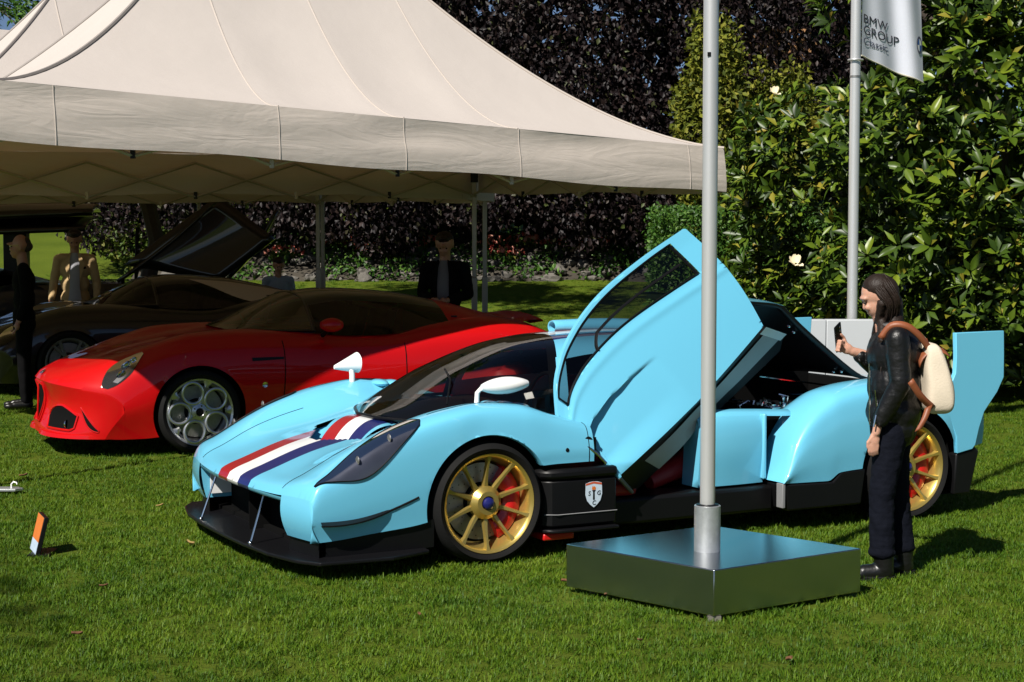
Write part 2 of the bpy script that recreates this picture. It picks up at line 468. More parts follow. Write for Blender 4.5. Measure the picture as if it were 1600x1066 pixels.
for (lx, ly, lz, lr) in lobes:
    ctr = np.array([lx, ly, lz])
    out = ctr*np.array([1, 1, 0.0]); out = out/np.linalg.norm(out)
    for d in unit(int(30*lr/0.5*lr/0.5)):
        if d @ out < -0.25 or d[2] < -0.65: continue
        p = ctr + d*lr*np.array([1, 1, .8])
        if p[2] < 0.12: continue
        ax = d*0.55 + out*0.35 + np.array([0, 0, 0.75]) + nrs.normal(size=3)*0.22
        ros.append((p, ax/np.linalg.norm(ax)))
LP, LD, LN, LL, LW = [], [], [], [], []
for p, ax in ros:
    a, b2, _ = frame(ax); a, b2 = np.array(a), np.array(b2)
    k = rnd.randint(6, 9); ph = rnd.uniform(0, 6.28)
    for j in range(k):
        t = ph + j*2.4; el = R(rnd.uniform(8, 62))
        d = (a*math.cos(t) + b2*math.sin(t))*math.cos(el) + ax*math.sin(el) + np.array([0, 0, -.12])
        nn = ax*math.cos(el) - (a*math.cos(t) + b2*math.sin(t))*math.sin(el)
        LP.append(p + d*0.02); LD.append(d); LN.append(nn); LL.append(rnd.uniform(.12, .20)); LW.append(rnd.uniform(.05, .075))
LP, LD, LN, LL, LW = map(np.array, (LP, LD, LN, LL, LW))
wp = LP + np.array(mag.location)
dist = wp[:, 1]*1.0
pxx = wp[:, 0]/wp[:, 1]*2600 + 800; pyy = 365 - (wp[:, 2]-1.7)/wp[:, 1]*2600
inview = (pxx > 1130) & (pxx < 1600) & (pyy > 0) & (pyy < 620) & ~((pxx > 1180) & (pyy > 440) & (pxx < 1560))
score = np.where(inview, LL/dist, 0)
big = np.argsort(-score)[:300]
rest = np.ones(len(LP), bool); rest[big] = False
fo = link_mesh('foliage', leaf_mesh('foliage', LP[rest], LD[rest], LN[rest], LL[rest], LW[rest]), M['magnolia'], mag, sharp=0)
fo['kind'] = 'stuff'
n = 9000
p = unit(n)*np.array([3.7, 3.0, 4.2])*nrs.uniform(.6, .93, (n, 1)) + np.array([0.5, 0, 3.6]); p = p[(p[:, 2] > .1) & (6.4+p[:, 0] > .14*(19.6+p[:, 1])+.5+np.maximum(0, p[:, 2]-2.4)*.85)]
o = link_mesh('inner_foliage', leaf_mesh('inner_foliage', p, unit(len(p)), unit(len(p)), .30, .16), M['magnolia'], mag, sharp=0); o['kind'] = 'stuff'
def big_leaf(name, k):
    mb = MB(); rows = []
    for i in range(6):
        t = i/5; w = 0.19*math.sin(math.pi*(0.06+0.9*t**0.85))*(1 if i < 5 else .2)
        zc = -0.16*t*t + 0.03*k*math.sin(6*t)
        rows.append([(t, -w, zc+w*.34), (t, -w*.5, zc+w*.14), (t, 0, zc), (t, w*.5, zc+w*.14), (t, w, zc+w*.34)])
    mb.grid(rows); return mb.mesh(name, -1)
M['magnolia1'] = leafmat('magnolia_leaf_single', [(0.0, (0.03, 0.06, 0.005)), (0.6, (0.065, 0.11, 0.008)), (1.0, (0.145, 0.19, 0.014))], rough=0.38, spec=0.35, trans=0.08)
_n = M['magnolia1'].node_tree; _oi = N(_n, 'ShaderNodeObjectInfo'); _n.links.new(_oi.outputs['Random'], [q for q in _n.nodes if q.type == 'VALTORGB'][0].inputs[0])
bl = [big_leaf('leaf', k) for k in (-1, 0, 1)]
for q in bl: q.materials.append(M['magnolia1']); q.polygons.foreach_set('use_smooth', np.ones(len(q.polygons), dtype=bool))
for i in big:
    o = bpy.data.objects.new('leaf', bl[i % 3]); COL.objects.link(o); o.parent = mag
    d = Vector(LD[i]).normalized(); s = d.cross(Vector(LN[i])).normalized(); u2 = s.cross(d)
    Mx = Matrix((d, -s, u2)).transposed().to_4x4() @ Matrix.Scale(float(LL[i])*1.08, 4)
    o.matrix_local = Matrix.Translation(Vector(LP[i])) @ Mx
# magnolia blossoms and yellowing leaves
M['petal'] = pmat('magnolia_petal', (0.75, 0.66, 0.45), 0.5, var=0.15)
for (px, py, yy, s) in [(1208, 148, 16.9, .5), (1243, 412, 15.9, .62)]:
    w = Vector(((px-800)/2600*yy, yy, 1.7-(py-365)/2600*yy)) - mag.location
    mb = MB()
    for j in range(7):
        t = j*0.9; tilt = R(20+9*j)
        rows = []
        for i in range(5):
            q = i/4; wv = 0.055*math.sin(math.pi*(0.12+0.8*q))
            zc = 0.13*q*math.cos(tilt); rc = 0.02+0.13*q*math.sin(tilt)
            rows.append([(rc*math.cos(t)-sgn*wv*math.sin(t), rc*math.sin(t)+sgn*wv*math.cos(t), zc+abs(sgn)*.012) for sgn in (-1, 0, 1)])
        mb.grid([[tuple(c*s for c in p) for p in r_] for r_ in rows])
    o = mb.build('blossom', M['petal'], mag, sharp=0, clean=-1); o.location = w; o.rotation_euler = (R(35), 0, 0)

# ---- copper beech: dark curtain of small leaves hanging in strings
bee = thing('copper_beech', 'dark purple copper beech hanging over the rockery behind the tents', 'tree', (-1.6, 33.2, gz(-1.6, 33.2)))
tr = MB()
limb(tr, (0, 0, -.2), (0.2, 0, 5), .42, .26); limb(tr, (0, 0, 3), (-3.6, -1, 7.4), .2, .07); limb(tr, (0, 0, 3.2), (4.2, -1.2, 7.6), .2, .07); limb(tr, (.1, 0, 4), (.4, -.4, 10.5), .24, .06)
limb(tr, (0, 0, 2.2), (2.4, -1.6, 4.8), .13, .04); limb(tr, (0, 0, 2.4), (-2.6, -1.8, 4.6), .13, .04)
tr.build('trunk', M['bark'], bee)
P_, D_, N_ = [], [], []
for i in range(3500):
    x = rnd.uniform(-6.8, 8.6); hang = rnd.uniform(0.6, 1.9)
    ztop = rnd.uniform(0.8, 3.4) if i % 3 == 0 else rnd.uniform(0.9, 10.0)
    dep = 3.3*math.sqrt(max(0, 1-(x/9.2)**2))
    y = -dep*rnd.uniform(0.25, 1.0) - 0.35*math.sin(x*1.7+ztop*1.1)
    lim = 0.62 + 0.30*math.sin(x*1.3) + 0.2*math.sin(x*3.7+1)
    if ztop - hang < lim: hang = max(0.15, ztop-lim)
    n = int(hang*30)
    t = nrs.uniform(0, 1, n)
    swx, swy = rnd.uniform(-.35, .35), rnd.uniform(-.5, .1)
    spread = 0.10+0.16*np.sin(np.pi*np.clip(1-t, 0, 1))
    p = np.stack([x+swx*(1-t)+nrs.normal(size=n)*spread, y+swy*(1-t)+nrs.normal(size=n)*spread, ztop-hang*t+nrs.normal(size=n)*.05], 1)
    P_.append(p); d = nrs.normal(size=(n, 3))*.6+np.array([0, -.25, -.75]); D_.append(d)
    N_.append(nrs.normal(size=(n, 3))*.7+np.array([-.2, -.5, .6]))
P_, D_, N_ = map(np.concatenate, (P_, D_, N_))
ln = nrs.uniform(.08, .14, len(P_))
o = link_mesh('crown', leaf_mesh('crown', P_, D_, N_, ln, ln*.62), M['beech'], bee, sharp=0); o['kind'] = 'stuff'
print('beech leaves', len(P_))
# inner shade of the crown: dense large dark leaves further back
n = 9000
p = np.stack([nrs.uniform(-6.2, 9, n), nrs.uniform(.3, 2.2, n), nrs.uniform(0.3, 11, n)], 1)
o = link_mesh('inner_foliage', leaf_mesh('inner_foliage', p, unit(n), unit(n)+np.array([0, -.8, .2]), .5, .4), M['beech'], bee, sharp=0); o['kind'] = 'stuff'

def leafy_box(name, label, cat, lo, hi, n, ls, mat, loc, mound=0.0, kind=None, dark=True):
    """a hedge or shrub: leaves through the shell of a rounded block, with woody stems inside"""
    t = thing(name, label, cat, loc)
    lo, hi = np.array(lo), np.array(hi); c = (lo+hi)/2; h = (hi-lo)/2
    q = unit(n)
    if mound: p = q*h*nrs.uniform(.72, 1.03, (n, 1))*(1+.12*np.sin(q[:, :1]*7+q[:, 2:]*5))
    else:
        p = q/np.max(np.abs(q)**1.0, axis=1, keepdims=True)*h*nrs.uniform(.55, 1.02, (n, 1))**.6
    p = p + c + nrs.normal(size=(n, 3))*ls*.35
    p = p[p[:, 2] > 0.0]; q = q[:len(p)]
    d = nrs.normal(size=(len(p), 3)) + np.array([0, -.3, .3]); nn = nrs.normal(size=(len(p), 3))*.7 + np.array([-.2, -.4, .8])
    l_ = ls*nrs.uniform(.7, 1.3, len(p))
    f = link_mesh('foliage', leaf_mesh('foliage', p, d, nn, l_, l_*.55), mat, t, sharp=0); f['kind'] = 'stuff'
    st = MB()
    for i in range(5):
        x = c[0]+rnd.uniform(-.7, .7)*h[0]; y = c[1]+rnd.uniform(-.5, .5)*h[1]
        limb(st, (x, y, -.15), (x+rnd.uniform(-.2, .2), y, lo[2]+(hi[2]-lo[2])*.8), .04, .012, 4)
    st.build('stem', M['bark'], t)
    return t
leafy_box('clipped_hedge', 'clipped bright green hedge behind the raised blue door', 'hedge', (-.75, -.7, 0.0), (2.6, .7, 1.75), 42000, .07, M['hedge'], (2.9, 25.6, gz(2.9, 25.6)-.05))
leafy_box('garden_hedge', 'green hedge far up the bright bank behind the tents at left', 'hedge', (-4, -1, 0), (5, 1, 1.1), 9000, .16, M['shrub'], (-13.5, 46.5, gz(-13, 46.5)-.1))
leafy_box('laurel_bush', 'green leafy bush on the bank behind the tan jacketed man', 'bush', (-1.3, -.8, 0), (1.5, .8, 1.15), 5000, .12, M['shrub'], (-6.6, 31.5, gz(-6.6, 31.5)-.05), mound=1)
leafy_box('golden_conifer', 'golden green conifer rising above the hedge beside the front pole', 'tree', (-.62, -.6, 0), (.62, .6, 4.75), 9000, .12, M['conifer'], (3.45, 29.0, gz(3.45, 29)-.05), mound=1)
leafy_box('far_shrub', 'low yellow green shrub in front of the wooden fence', 'bush', (-.8, -.5, 0), (.8, .5, 4.0), 6000, .13, M['conifer'], (4.8, 30.2, gz(4.8, 30)-.05), mound=1)
leafy_box('fence_tree', 'dark green tree standing behind the magnolia and the wooden fence', 'tree', (-4, -1.5, 0), (8, 1.5, 10), 16000, .22, M['hedge'], (9.0, 38.0, gz(9, 38)-.05), mound=1)
leafy_box('dark_tree', 'dark tree top showing above the rear tent at upper left', 'tree', (-2.2, -1.5, 0), (2.2, 1.5, 9.6), 16000, .16, M['hedge'], (-10.2, 42.0, gz(-10, 42)-.05), mound=1)

# ---- wooden fence: boards one by one
fen = thing('wooden_fence', 'small stretch of brown wooden board fence seen above the hedge', 'fence', (5.05, 33.0, gz(5, 33)))
M['plank'] = pmat('fence_plank', (0.36, 0.19, 0.085), 0.8, var=0.3, vscale=5, bump=0.2)
pm = MB(); pm.box((-.055, -.012, 0), (.055, .012, 4.75)); pme = pm.mesh('plank'); pme.materials.append(M['plank'])
for i in range(14):
    o = bpy.data.objects.new('plank', pme); COL.objects.link(o); o.parent = fen
    o.location = (-.9+i*.128, rnd.uniform(-.006, .006), rnd.uniform(-.03, .03)-.1); o.rotation_euler = (0, rnd.uniform(-.006, .006), 0)
for z in (1.2, 4.3):
    mb = MB(); mb.box((-1.0, .02, z), (1.0, .06, z+.09)); mb.build('rail', M['plank'], fen)

# ---- palm at the upper left edge
pal = thing('palm_tree', 'palm crown at the upper left corner against the sky', 'tree', (-13.6, 43, gz(-13.6, 43)))
mb = MB(); limb(mb, (0, 0, -.1), (.1, 0, 5.6), .22, .16); mb.build('trunk', M['bark'], pal)
P_, D_, N_ = [], [], []
mb = MB()
for i in range(16):
    a = i*2.4; el = R(rnd.uniform(-25, 60)); prev = None; pts_ = []
    for k in range(9):
        q = k/8; rr_ = 1.7*q; pts_.append((math.cos(a)*rr_*math.cos(el)+.1, math.sin(a)*rr_*math.cos(el), 5.6+rr_*math.sin(el)-.75*q*q*1.2))
        if k > 1:
            for s_ in (-1, 1):
                for e_ in range(3):
                    P_.append(pts_[-1]); D_.append((math.cos(a)*.6-s_*math.sin(a), math.sin(a)*.6+s_*math.cos(a), rnd.uniform(-.6, .1))); N_.append((0, 0, 1))
    mb.tube(pts_, [.025-.002*k for k in range(9)], 5)
mb.build('rib', M['bark'], pal)
o = link_mesh('crown', leaf_mesh('crown', P_, D_, N_, .5, .06), M['hedge'], pal, sharp=0)

# ---- rockery with stones and flowers
RY = 30.3
rock = thing('rockery', 'stone rockery bank with scattered pale stones under the copper beech', 'rockery', (0, RY, gz(0, RY)))
M['stone'] = pmat('stone', (0.12, 0.11, 0.095), 0.85, var=0.45, vscale=7, bump=0.5, bscale=25)
_n = M['stone'].node_tree
stones = []
for k in range(5):
    bm = bmesh.new(); bmesh.ops.create_icosphere(bm, subdivisions=2, radius=1)
    for v in bm.verts:
        q = v.co.normalized(); f = 1+.22*math.sin(3*q.x+k)*math.cos(4*q.y+2*k)+.16*math.sin(5*q.z+k*3)
        v.co = Vector((q.x*f, q.y*f*.85, max(-.55, q.z*f*.75)))
    me = bpy.data.meshes.new('stone'); bm.to_mesh(me); bm.free(); me.materials.append(M['stone'])
    stones.append(me)
for i in range(240):
    x = rnd.uniform(-6.4, 3.6); lvl = rnd.random()
    s = rnd.uniform(.045, .125)*(1.35 if i % 9 == 0 else 1)
    o = bpy.data.objects.new('stone', stones[i % 5]); COL.objects.link(o); o.parent = rock
    y = lvl*1.6; o.location = (x, y, gz(x, RY+y)-gz(0, RY)+lvl*.42+s*.3-.02)
    o.scale = (s*rnd.uniform(.9, 1.5), s, s*rnd.uniform(.7, 1.1)); o.rotation_euler = (rnd.uniform(-.3, .3), rnd.uniform(-.3, .3), rnd.uniform(0, 6.28))
mb = MB(); mb.grid([[(x, y, gz(x, RY+y)-gz(0, RY)+y*.27+.05*math.sin(x*3.1+y*4)-.03) for y in np.linspace(-.2, 2.6, 9)] for x in np.linspace(-7, 4.2, 50)])
mb.build('bank', pmat('bank_earth', (0.05, 0.042, 0.03), .95, var=.5, vscale=4, bump=.6, bscale=14), rock)
fl = []
for i, (x, dy) in enumerate([(-5.2, 1.4), (-4.3, 1.1), (-3.3, 1.6), (-2.6, 1.2), (-1.5, 1.5), (-.4, 1.5), (.2, 1.7), (.9, 1.5), (1.5, 1.6), (-.1, 1.0)]):
    fl.append((x, RY+dy, gz(x, RY+dy)+dy*.27))
fnames = ['leftmost red flowering plant on the rockery', 'second red flowering plant from the left on the rockery', 'third red flowering plant from the left on the rockery', 'fourth red flowering plant from the left on the rockery, left of the middle tent leg',
 'red flowering plant on the rockery seen right of the middle tent leg', 'red flowering plant on the rockery behind the man beside the tent leg', 'red flowering plant high on the rockery just right of the front tent leg', 'third red flowering plant from the right on the rockery', 'rightmost red flowering plant on the rockery', 'lowest red flowering plant among the stones near the front tent leg']
for i, (x, y, z) in enumerate(fl):
    t = thing('flowering_plant', fnames[i], 'plant', (x, y, z), 0, 'red flowers on the rockery')
    n = 160
    p = unit(n)*np.array([.34, .25, .2])*nrs.uniform(.5, 1, (n, 1)); p[:, 2] = np.abs(p[:, 2])
    o = link_mesh('leaves', leaf_mesh('leaves', p, unit(n), unit(n)+np.array([0, 0, 1]), .09, .05), M['shrub'], t, sharp=0); o['kind'] = 'stuff'
    n = 46
    p = unit(n)*np.array([.34, .25, .12]); p[:, 2] = np.abs(p[:, 2])+.12
    o = link_mesh('blossoms', leaf_mesh('blossoms', p, unit(n), unit(n)+np.array([0, -.5, 1]), .085, .085), M['flower_red'], t, sharp=0); o['kind'] = 'stuff'

n = 5200
px_ = nrs.uniform(-6.6, 3.9, n); py_ = nrs.uniform(0, 2.3, n)
keepm = (np.sin(px_*2.3+py_*3)+np.sin(px_*5.1-py_*2)) > -.35
px_, py_ = px_[keepm], py_[keepm]
p = np.stack([px_, py_, np.array([gz(a, RY+b)-gz(0, RY)+b*.27 for a, b in zip(px_, py_)])+nrs.uniform(0, .28, len(px_))**1.3], 1)
o = link_mesh('ground_cover', leaf_mesh('ground_cover', p, unit(len(p))+np.array([0, -.2, .5]), unit(len(p))+np.array([0, -.4, 1]), .11, .055), M['hedge'], rock, sharp=0); o['kind'] = 'stuff'

# ---- tree to the left of the camera: its loose crown shades the near lawn
sht = thing('lawn_tree', 'loose crowned tree standing left of the view, shading the near lawn', 'tree', (-8.7, .2, GZ))
tr = MB(); limb(tr, (0, 0, -.1), (.1, 0, 5.2), .2, .12); limb(tr, (0, 0, 4), (-1.6, -.5, 7), .09, .03); limb(tr, (0, 0, 4.2), (1.7, .6, 7.2), .09, .03); limb(tr, (.1, 0, 5), (.2, .9, 8.4), .08, .02)
tr.build('trunk', M['bark'], sht)
cl = []
for i in range(95):
    c = unit(1)[0]*np.array([3.6, 3.0, 1.8])*rnd.uniform(.1, 1)+np.array([.2, -.2, 7.6])
    n = rnd.randint(40, 95); cl.append(c+unit(n)*nrs.uniform(.1, .55, (n, 1)))
p = np.concatenate(cl); l_ = nrs.uniform(.07, .12, len(p))
o = link_mesh('crown', leaf_mesh('crown', p, unit(len(p)), unit(len(p))+np.array([0, 0, .8]), l_, l_*.6), M['hedge'], sht, sharp=0); o['kind'] = 'stuff'

# ---- tree added among the tents to shade the bank, only its trunk in view
tt = thing('added_shade_tree', 'trunk of a tall tree added among the rear tents to shade the bank', 'tree', (-5.6, 24.6, gz(-5.6, 24.6)-.05))
tr = MB(); limb(tr, (0, 0, -.1), (.5, -1.2, 7.4), .13, .09); limb(tr, (.4, -1.0, 6.2), (1.8, -3.8, 9.2), .1, .03); limb(tr, (.4, -1.0, 6), (-.6, -2.6, 9.6), .1, .03); limb(tr, (.4, -1, 6.4), (2.4, -2.0, 8.8), .09, .03)
tr.build('trunk', M['bark'], tt)
cl = []
for i in range(70):
    c = unit(1)[0]*np.array([3.4, 2.2, 1.2])*rnd.uniform(.2, 1)+np.array([1.2, -3.0, 8.3])
    n = rnd.randint(100, 200); cl.append(c+unit(n)*nrs.uniform(.1, .6, (n, 1)))
p = np.concatenate(cl); p = p[p[:, 2] > 7.0]; l_ = nrs.uniform(.12, .2, len(p))
o = link_mesh('crown', leaf_mesh('crown', p, unit(len(p)), unit(len(p))+np.array([0, 0, .8]), l_, l_*.6), M['hedge'], tt, sharp=0); o['kind'] = 'stuff'

# ================================================================ tents
EV = Vector((0.819, 0.574, 0)); NV = Vector((-0.574, 0.819, 0))
TB = Vector((1.90, 15.0, 0)); TL, TD = 6.7, 4.0
TA = TB - EV*TL
PK = 2.46
ZA, ZB, ZR = 2.335, 2.063, 2.136
def tz(s, d):   # height of the lower edge of the valance (the tent stands a little out of level)
    return ZA + (ZB-ZA)*s/TL + (ZR-ZB)*d/TD - .38*(1-s/TL)*d/TD
def tp(s, d, z): return TA + EV*s + NV*d + Vector((0, 0, z))
def fabric(name, col, wrinkle=False):
    m, nt, b = nmat(name)
    tc = N(nt, 'ShaderNodeTexCoord'); no = N(nt, 'ShaderNodeTexNoise', Scale=1.6, Detail=5.0)
    wv = N(nt, 'ShaderNodeTexNoise', Scale=260.0, Detail=2.0)
    nt.links.new(tc.outputs['Object'], no.inputs['Vector']); nt.links.new(tc.outputs['Object'], wv.inputs['Vector'])
    mx = N(nt, 'ShaderNodeMix', data_type='RGBA'); mx.inputs[6].default_value = (*[c*.94 for c in col], 1); mx.inputs[7].default_value = (*[min(1, c*1.05) for c in col], 1)
    nt.links.new(no.outputs['Fac'], mx.inputs[0]); nt.links.new(mx.outputs[2], b.inputs['Base Color'])
    b.inputs['Roughness'].default_value = .8; b.inputs['Specular IOR Level'].default_value = .15
    a1 = N(nt, 'ShaderNodeMath', operation='MULTIPLY_ADD'); a1.inputs[1].default_value = .05
    nt.links.new(wv.outputs['Fac'], a1.inputs[0]); nt.links.new(no.outputs['Fac'], a1.inputs[2])
    bp = N(nt, 'ShaderNodeBump', Strength=.35, Distance=.04); nt.links.new(a1.outputs[0], bp.inputs['Height']); nt.links.new(bp.outputs['Normal'], b.inputs['Normal'])
    if wrinkle:
        mp = N(nt, 'ShaderNodeMapping'); mp.inputs['Rotation'].default_value = (0, R(9), R(-35)); mp.inputs['Scale'].default_value = (1.1, 1.1, 5.5)
        n3 = N(nt, 'ShaderNodeTexNoise', Scale=1.0, Detail=3.0, Roughness=0.5, Distortion=1.1)
        nt.links.new(tc.outputs['Object'], mp.inputs[0]); nt.links.new(mp.outputs[0], n3.inputs['Vector'])
        rg = N(nt, 'ShaderNodeMath', operation='PINGPONG'); rg.inputs[1].default_value = .13; nt.links.new(n3.outputs['Fac'], rg.inputs[0])
        b3 = N(nt, 'ShaderNodeBump', Strength=.2, Distance=.06); nt.links.new(rg.outputs[0], b3.inputs['Height']); nt.links.new(bp.outputs['Normal'], b3.inputs['Normal']); nt.links.new(b3.outputs['Normal'], b.inputs['Normal'])
    out = [n for n in nt.nodes if n.type == 'OUTPUT_MATERIAL'][0]
    tr = N(nt, 'ShaderNodeBsdfTranslucent'); tr.inputs[0].default_value = (col[0]*.75, col[1]*.5, col[2]*.3, 1)
    ms = N(nt, 'ShaderNodeMixShader'); ms.inputs[0].default_value = .09
    nt.links.new(b.outputs[0], ms.inputs[1]); nt.links.new(tr.outputs[0], ms.inputs[2]); nt.links.new(ms.outputs[0], out.inputs[0])
    return m
M['fabric'] = fabric('tent_fabric', (0.53, 0.48, 0.445)); M['valance'] = fabric('tent_valance', (0.56, 0.495, 0.44), True)
M['seam'] = pmat('tent_seam', (0.42, 0.37, 0.33), .8)
M['piping'] = pmat('tent_piping', (0.24, 0.215, 0.2), .8)
M['alu'] = pmat('anodised_tube', (0.30, 0.28, 0.24), .4, metal=.6, var=.12)
M['alu_dark'] = pmat('truss_tube', (0.42, 0.37, 0.31), .5, metal=.2)
VH, RISE, EX = 0.40, 1.72, 1.7
def rz_(s, d):
    a = 1-abs(d-TD/2)/(TD/2); b2 = min(s, TL-s)/PK
    t = max(0, min(a, b2, 1)); return tz(s, d)+VH+RISE*t**EX
def tent(shift, dz, label, full=True):
    t = thing('party_tent', label, 'tent', (shift.x, shift.y, GZ+dz), 0, None)
    off = Vector((0, 0, -GZ))
    sag = lambda s, q: -.03*math.sin(math.pi*q)*abs(math.sin(math.pi*(s-PK)/(TL/2-PK)))
    mb = MB()
    J = 22
    for front in (True, False):
        rows = []
        for j in range(J+1):
            q = j/J; row = []
            for i in range(61):
                s = PK*q + (TL-2*PK*q)*i/60
                d = TD/2*q if front else TD-TD/2*q
                row.append(tp(s, d, rz_(s, d)+(sag(s, q) if PK < s < TL-PK else 0))+off)
            rows.append(row)
        mb.grid(rows)
    for left in (True, False):
        rows = []
        for j in range(J+1):
            q = j/J; row = []
            for i in range(31):
                d = TD/2*q + (TD-TD*q)*i/30; s = PK*q if left else TL-PK*q
                row.append(tp(s, d, rz_(s, d))+off)
            rows.append(row)
        mb.grid(rows)
    mb.build('canopy', M['fabric'], t, clean=1e-3, sharp=25)
    # seams and hips as raised strips
    def strip(f, nm, r, mat):
        q = MB(); q.tube([f(k/24) for k in range(25)], r, 6, sq=1.0); q.build(nm, mat, t)
    for s, s2 in ((2.26, PK), (TL/2, TL/2), (TL-2.26, TL-PK)):
        strip(lambda k, s=s, s2=s2: tp(s+(s2-s)*k, TD/2*k, rz_(s+(s2-s)*k, TD/2*k)+.001)+off, 'roof_seam', .007, M['seam'])
    for s0, s1, d0 in ((0, PK, 0), (TL, TL-PK, 0), (0, PK, TD), (TL, TL-PK, TD)):
        strip(lambda k: tp(s0+(s1-s0)*k, d0+(TD/2-d0)*k, rz_(s0+(s1-s0)*k, d0+(TD/2-d0)*k)+.001)+off, 'hip_piping', .016, M['piping'] if s0 == 0 else M['seam'])
    # valances with soft folds
    def val(p0, p1, outn, seed, nm='valance'):
        rows = []; n = 110; ln = (Vector(p1)-Vector(p0)).length
        r2 = random.Random(seed)
        ws = [(r2.uniform(.8, 4.5), r2.uniform(0, 6.28), r2.uniform(.0015, .0042), r2.choice((-1, 1))*r2.uniform(2, 9)) for _ in range(7)]
        for k in range(13):
            h = k/12; row = []
            for i in range(n+1):
                x = i/n; s = p0[0]+(p1[0]-p0[0])*x; d = p0[1]+(p1[1]-p0[1])*x
                w = sum(a*math.sin(f*x*ln+ph+sl*h*.35) for f, ph, a, sl in ws)*math.sin(math.pi*min(1, h*1.6+.05))
                w += .004*math.sin(x*ln*1.35+seed)*math.sin(3.2*h+2.0*math.sin(x*ln*.9+seed)+1.3)*min(1, h*3)
                bulge = .015+.035*math.sin(math.pi*h*.8)
                z = tz(s, d)+VH*(1-h)+.012*math.sin(x*ln*2.7+seed)*h
                row.append(tp(s, d, z)+off+outn*(w*1.3+bulge*h))
            rows.append(row)
        q = MB(); q.grid(rows); o = q.build(nm, M['valance'], t, clean=-1, sharp=0)
        if seed == 3:
            for s_ in (.55, 2.26, TL/2, TL-2.26, TL-.42):
                i_ = int(round(s_/TL*n)); q = MB(); q.tube([Vector(rows[k][i_])+outn*.0015 for k in range(13)], .0035, 5); q.build('valance_seam', M['seam'], t)
        return o
    val((0, 0), (TL, 0), -NV, 3); val((0, TD), (TL, TD), NV, 5); val((0, 0), (0, TD), -EV, 8); val((TL, 0), (TL, TD), EV, 9)
    # legs and scissor trusses
    for s, d in ((.06, .06), (TL-.06, .06), (.06, TD-.06), (TL-.06, TD-.06)):
        p = tp(s, d, 0)+off
        q = MB(); g0 = gz(p.x+shift.x, p.y+shift.y)-GZ-dz
        q.box((p.x-.032, p.y-.032, g0), (p.x+.032, p.y+.032, g0+1.25)); q.box((p.x-.025, p.y-.025, g0+1.25), (p.x+.025, p.y+.025, tz(s, d)+.35-GZ))
        q.box((p.x-.06, p.y-.06, g0), (p.x+.06, p.y+.06, g0+.012))
        lg = q.build('leg', M['alu'], t, bevel=.006)
        q = MB(); zt = tz(s, d)-GZ+.12; q.box((p.x-.04, p.y-.04, zt), (p.x+.04, p.y+.04, zt+.13)); q.build('bracket', M['black'], lg, bevel=.005)
    def truss(p0, p1, n):
        for i in range(n):
            for up in (0, 1):
                q = MB(); x0, x1 = i/n, (i+1)/n
                pts_ = []
                for x, hi in ((x0, up), (x1, 1-up)):
                    s = p0[0]+(p1[0]-p0[0])*x; d = p0[1]+(p1[1]-p0[1])*x
                    pts_.append(tp(s, d, tz(s, d)+(.30 if hi else -.03))+off)
                q.tube(pts_, .014, 4); q.build('truss_bar', M['alu_dark'], t, smooth=False)
        for i in range(1, n):
            s = p0[0]+(p1[0]-p0[0])*i/n; d = p0[1]+(p1[1]-p0[1])*i/n
            q = MB(); pp = tp(s, d, tz(s, d))+off; q.box((pp.x-.016, pp.y-.016, pp.z-.05), (pp.x+.016, pp.y+.016, pp.z+.02)); q.build('joint', M['black' if i % 2 else 'alu_dark'], t)
    truss((.06, .10), (TL-.06, .10), 6); truss((.06, TD-.1), (TL-.06, TD-.1), 6); truss((.1, .06), (.1, TD-.06), 4); truss((TL-.1, .06), (TL-.1, TD-.06), 4)
    return t
tent(Vector((0, 0, 0)), 0, 'large beige canopy tent in front, spanning above the red car')
tent(NV*4.12+EV*.3, -.02, 'beige canopy tent directly behind the front tent, its peak at upper left')
tent(NV*8.24+EV*.5, .05, 'rearmost beige tent mostly hidden behind the two other tents')
# ================================================================ blue sports car
def text_mesh(txt, size, shear=0.0):
    cu = bpy.data.curves.new('lettering', 'FONT'); cu.body = txt; cu.size = size; cu.shear = shear
    cu.align_x = 'CENTER'; cu.align_y = 'CENTER'; cu.resolution_u = 3; cu.extrude = 0.0006
    o = bpy.data.objects.new('lettering', cu); COL.objects.link(o)
    dg = bpy.context.evaluated_depsgraph_get()
    me = bpy.data.meshes.new_from_object(o.evaluated_get(dg)); me.materials.clear()
    bpy.data.objects.remove(o); bpy.data.curves.remove(cu)
    return me

def text_part(name, txt, size, mat, parent, M4, shear=0.0):
    me = text_mesh(txt, size, shear); o = link_mesh(name, me, mat, parent, smooth=False)
    o.matrix_local = M4
    return o

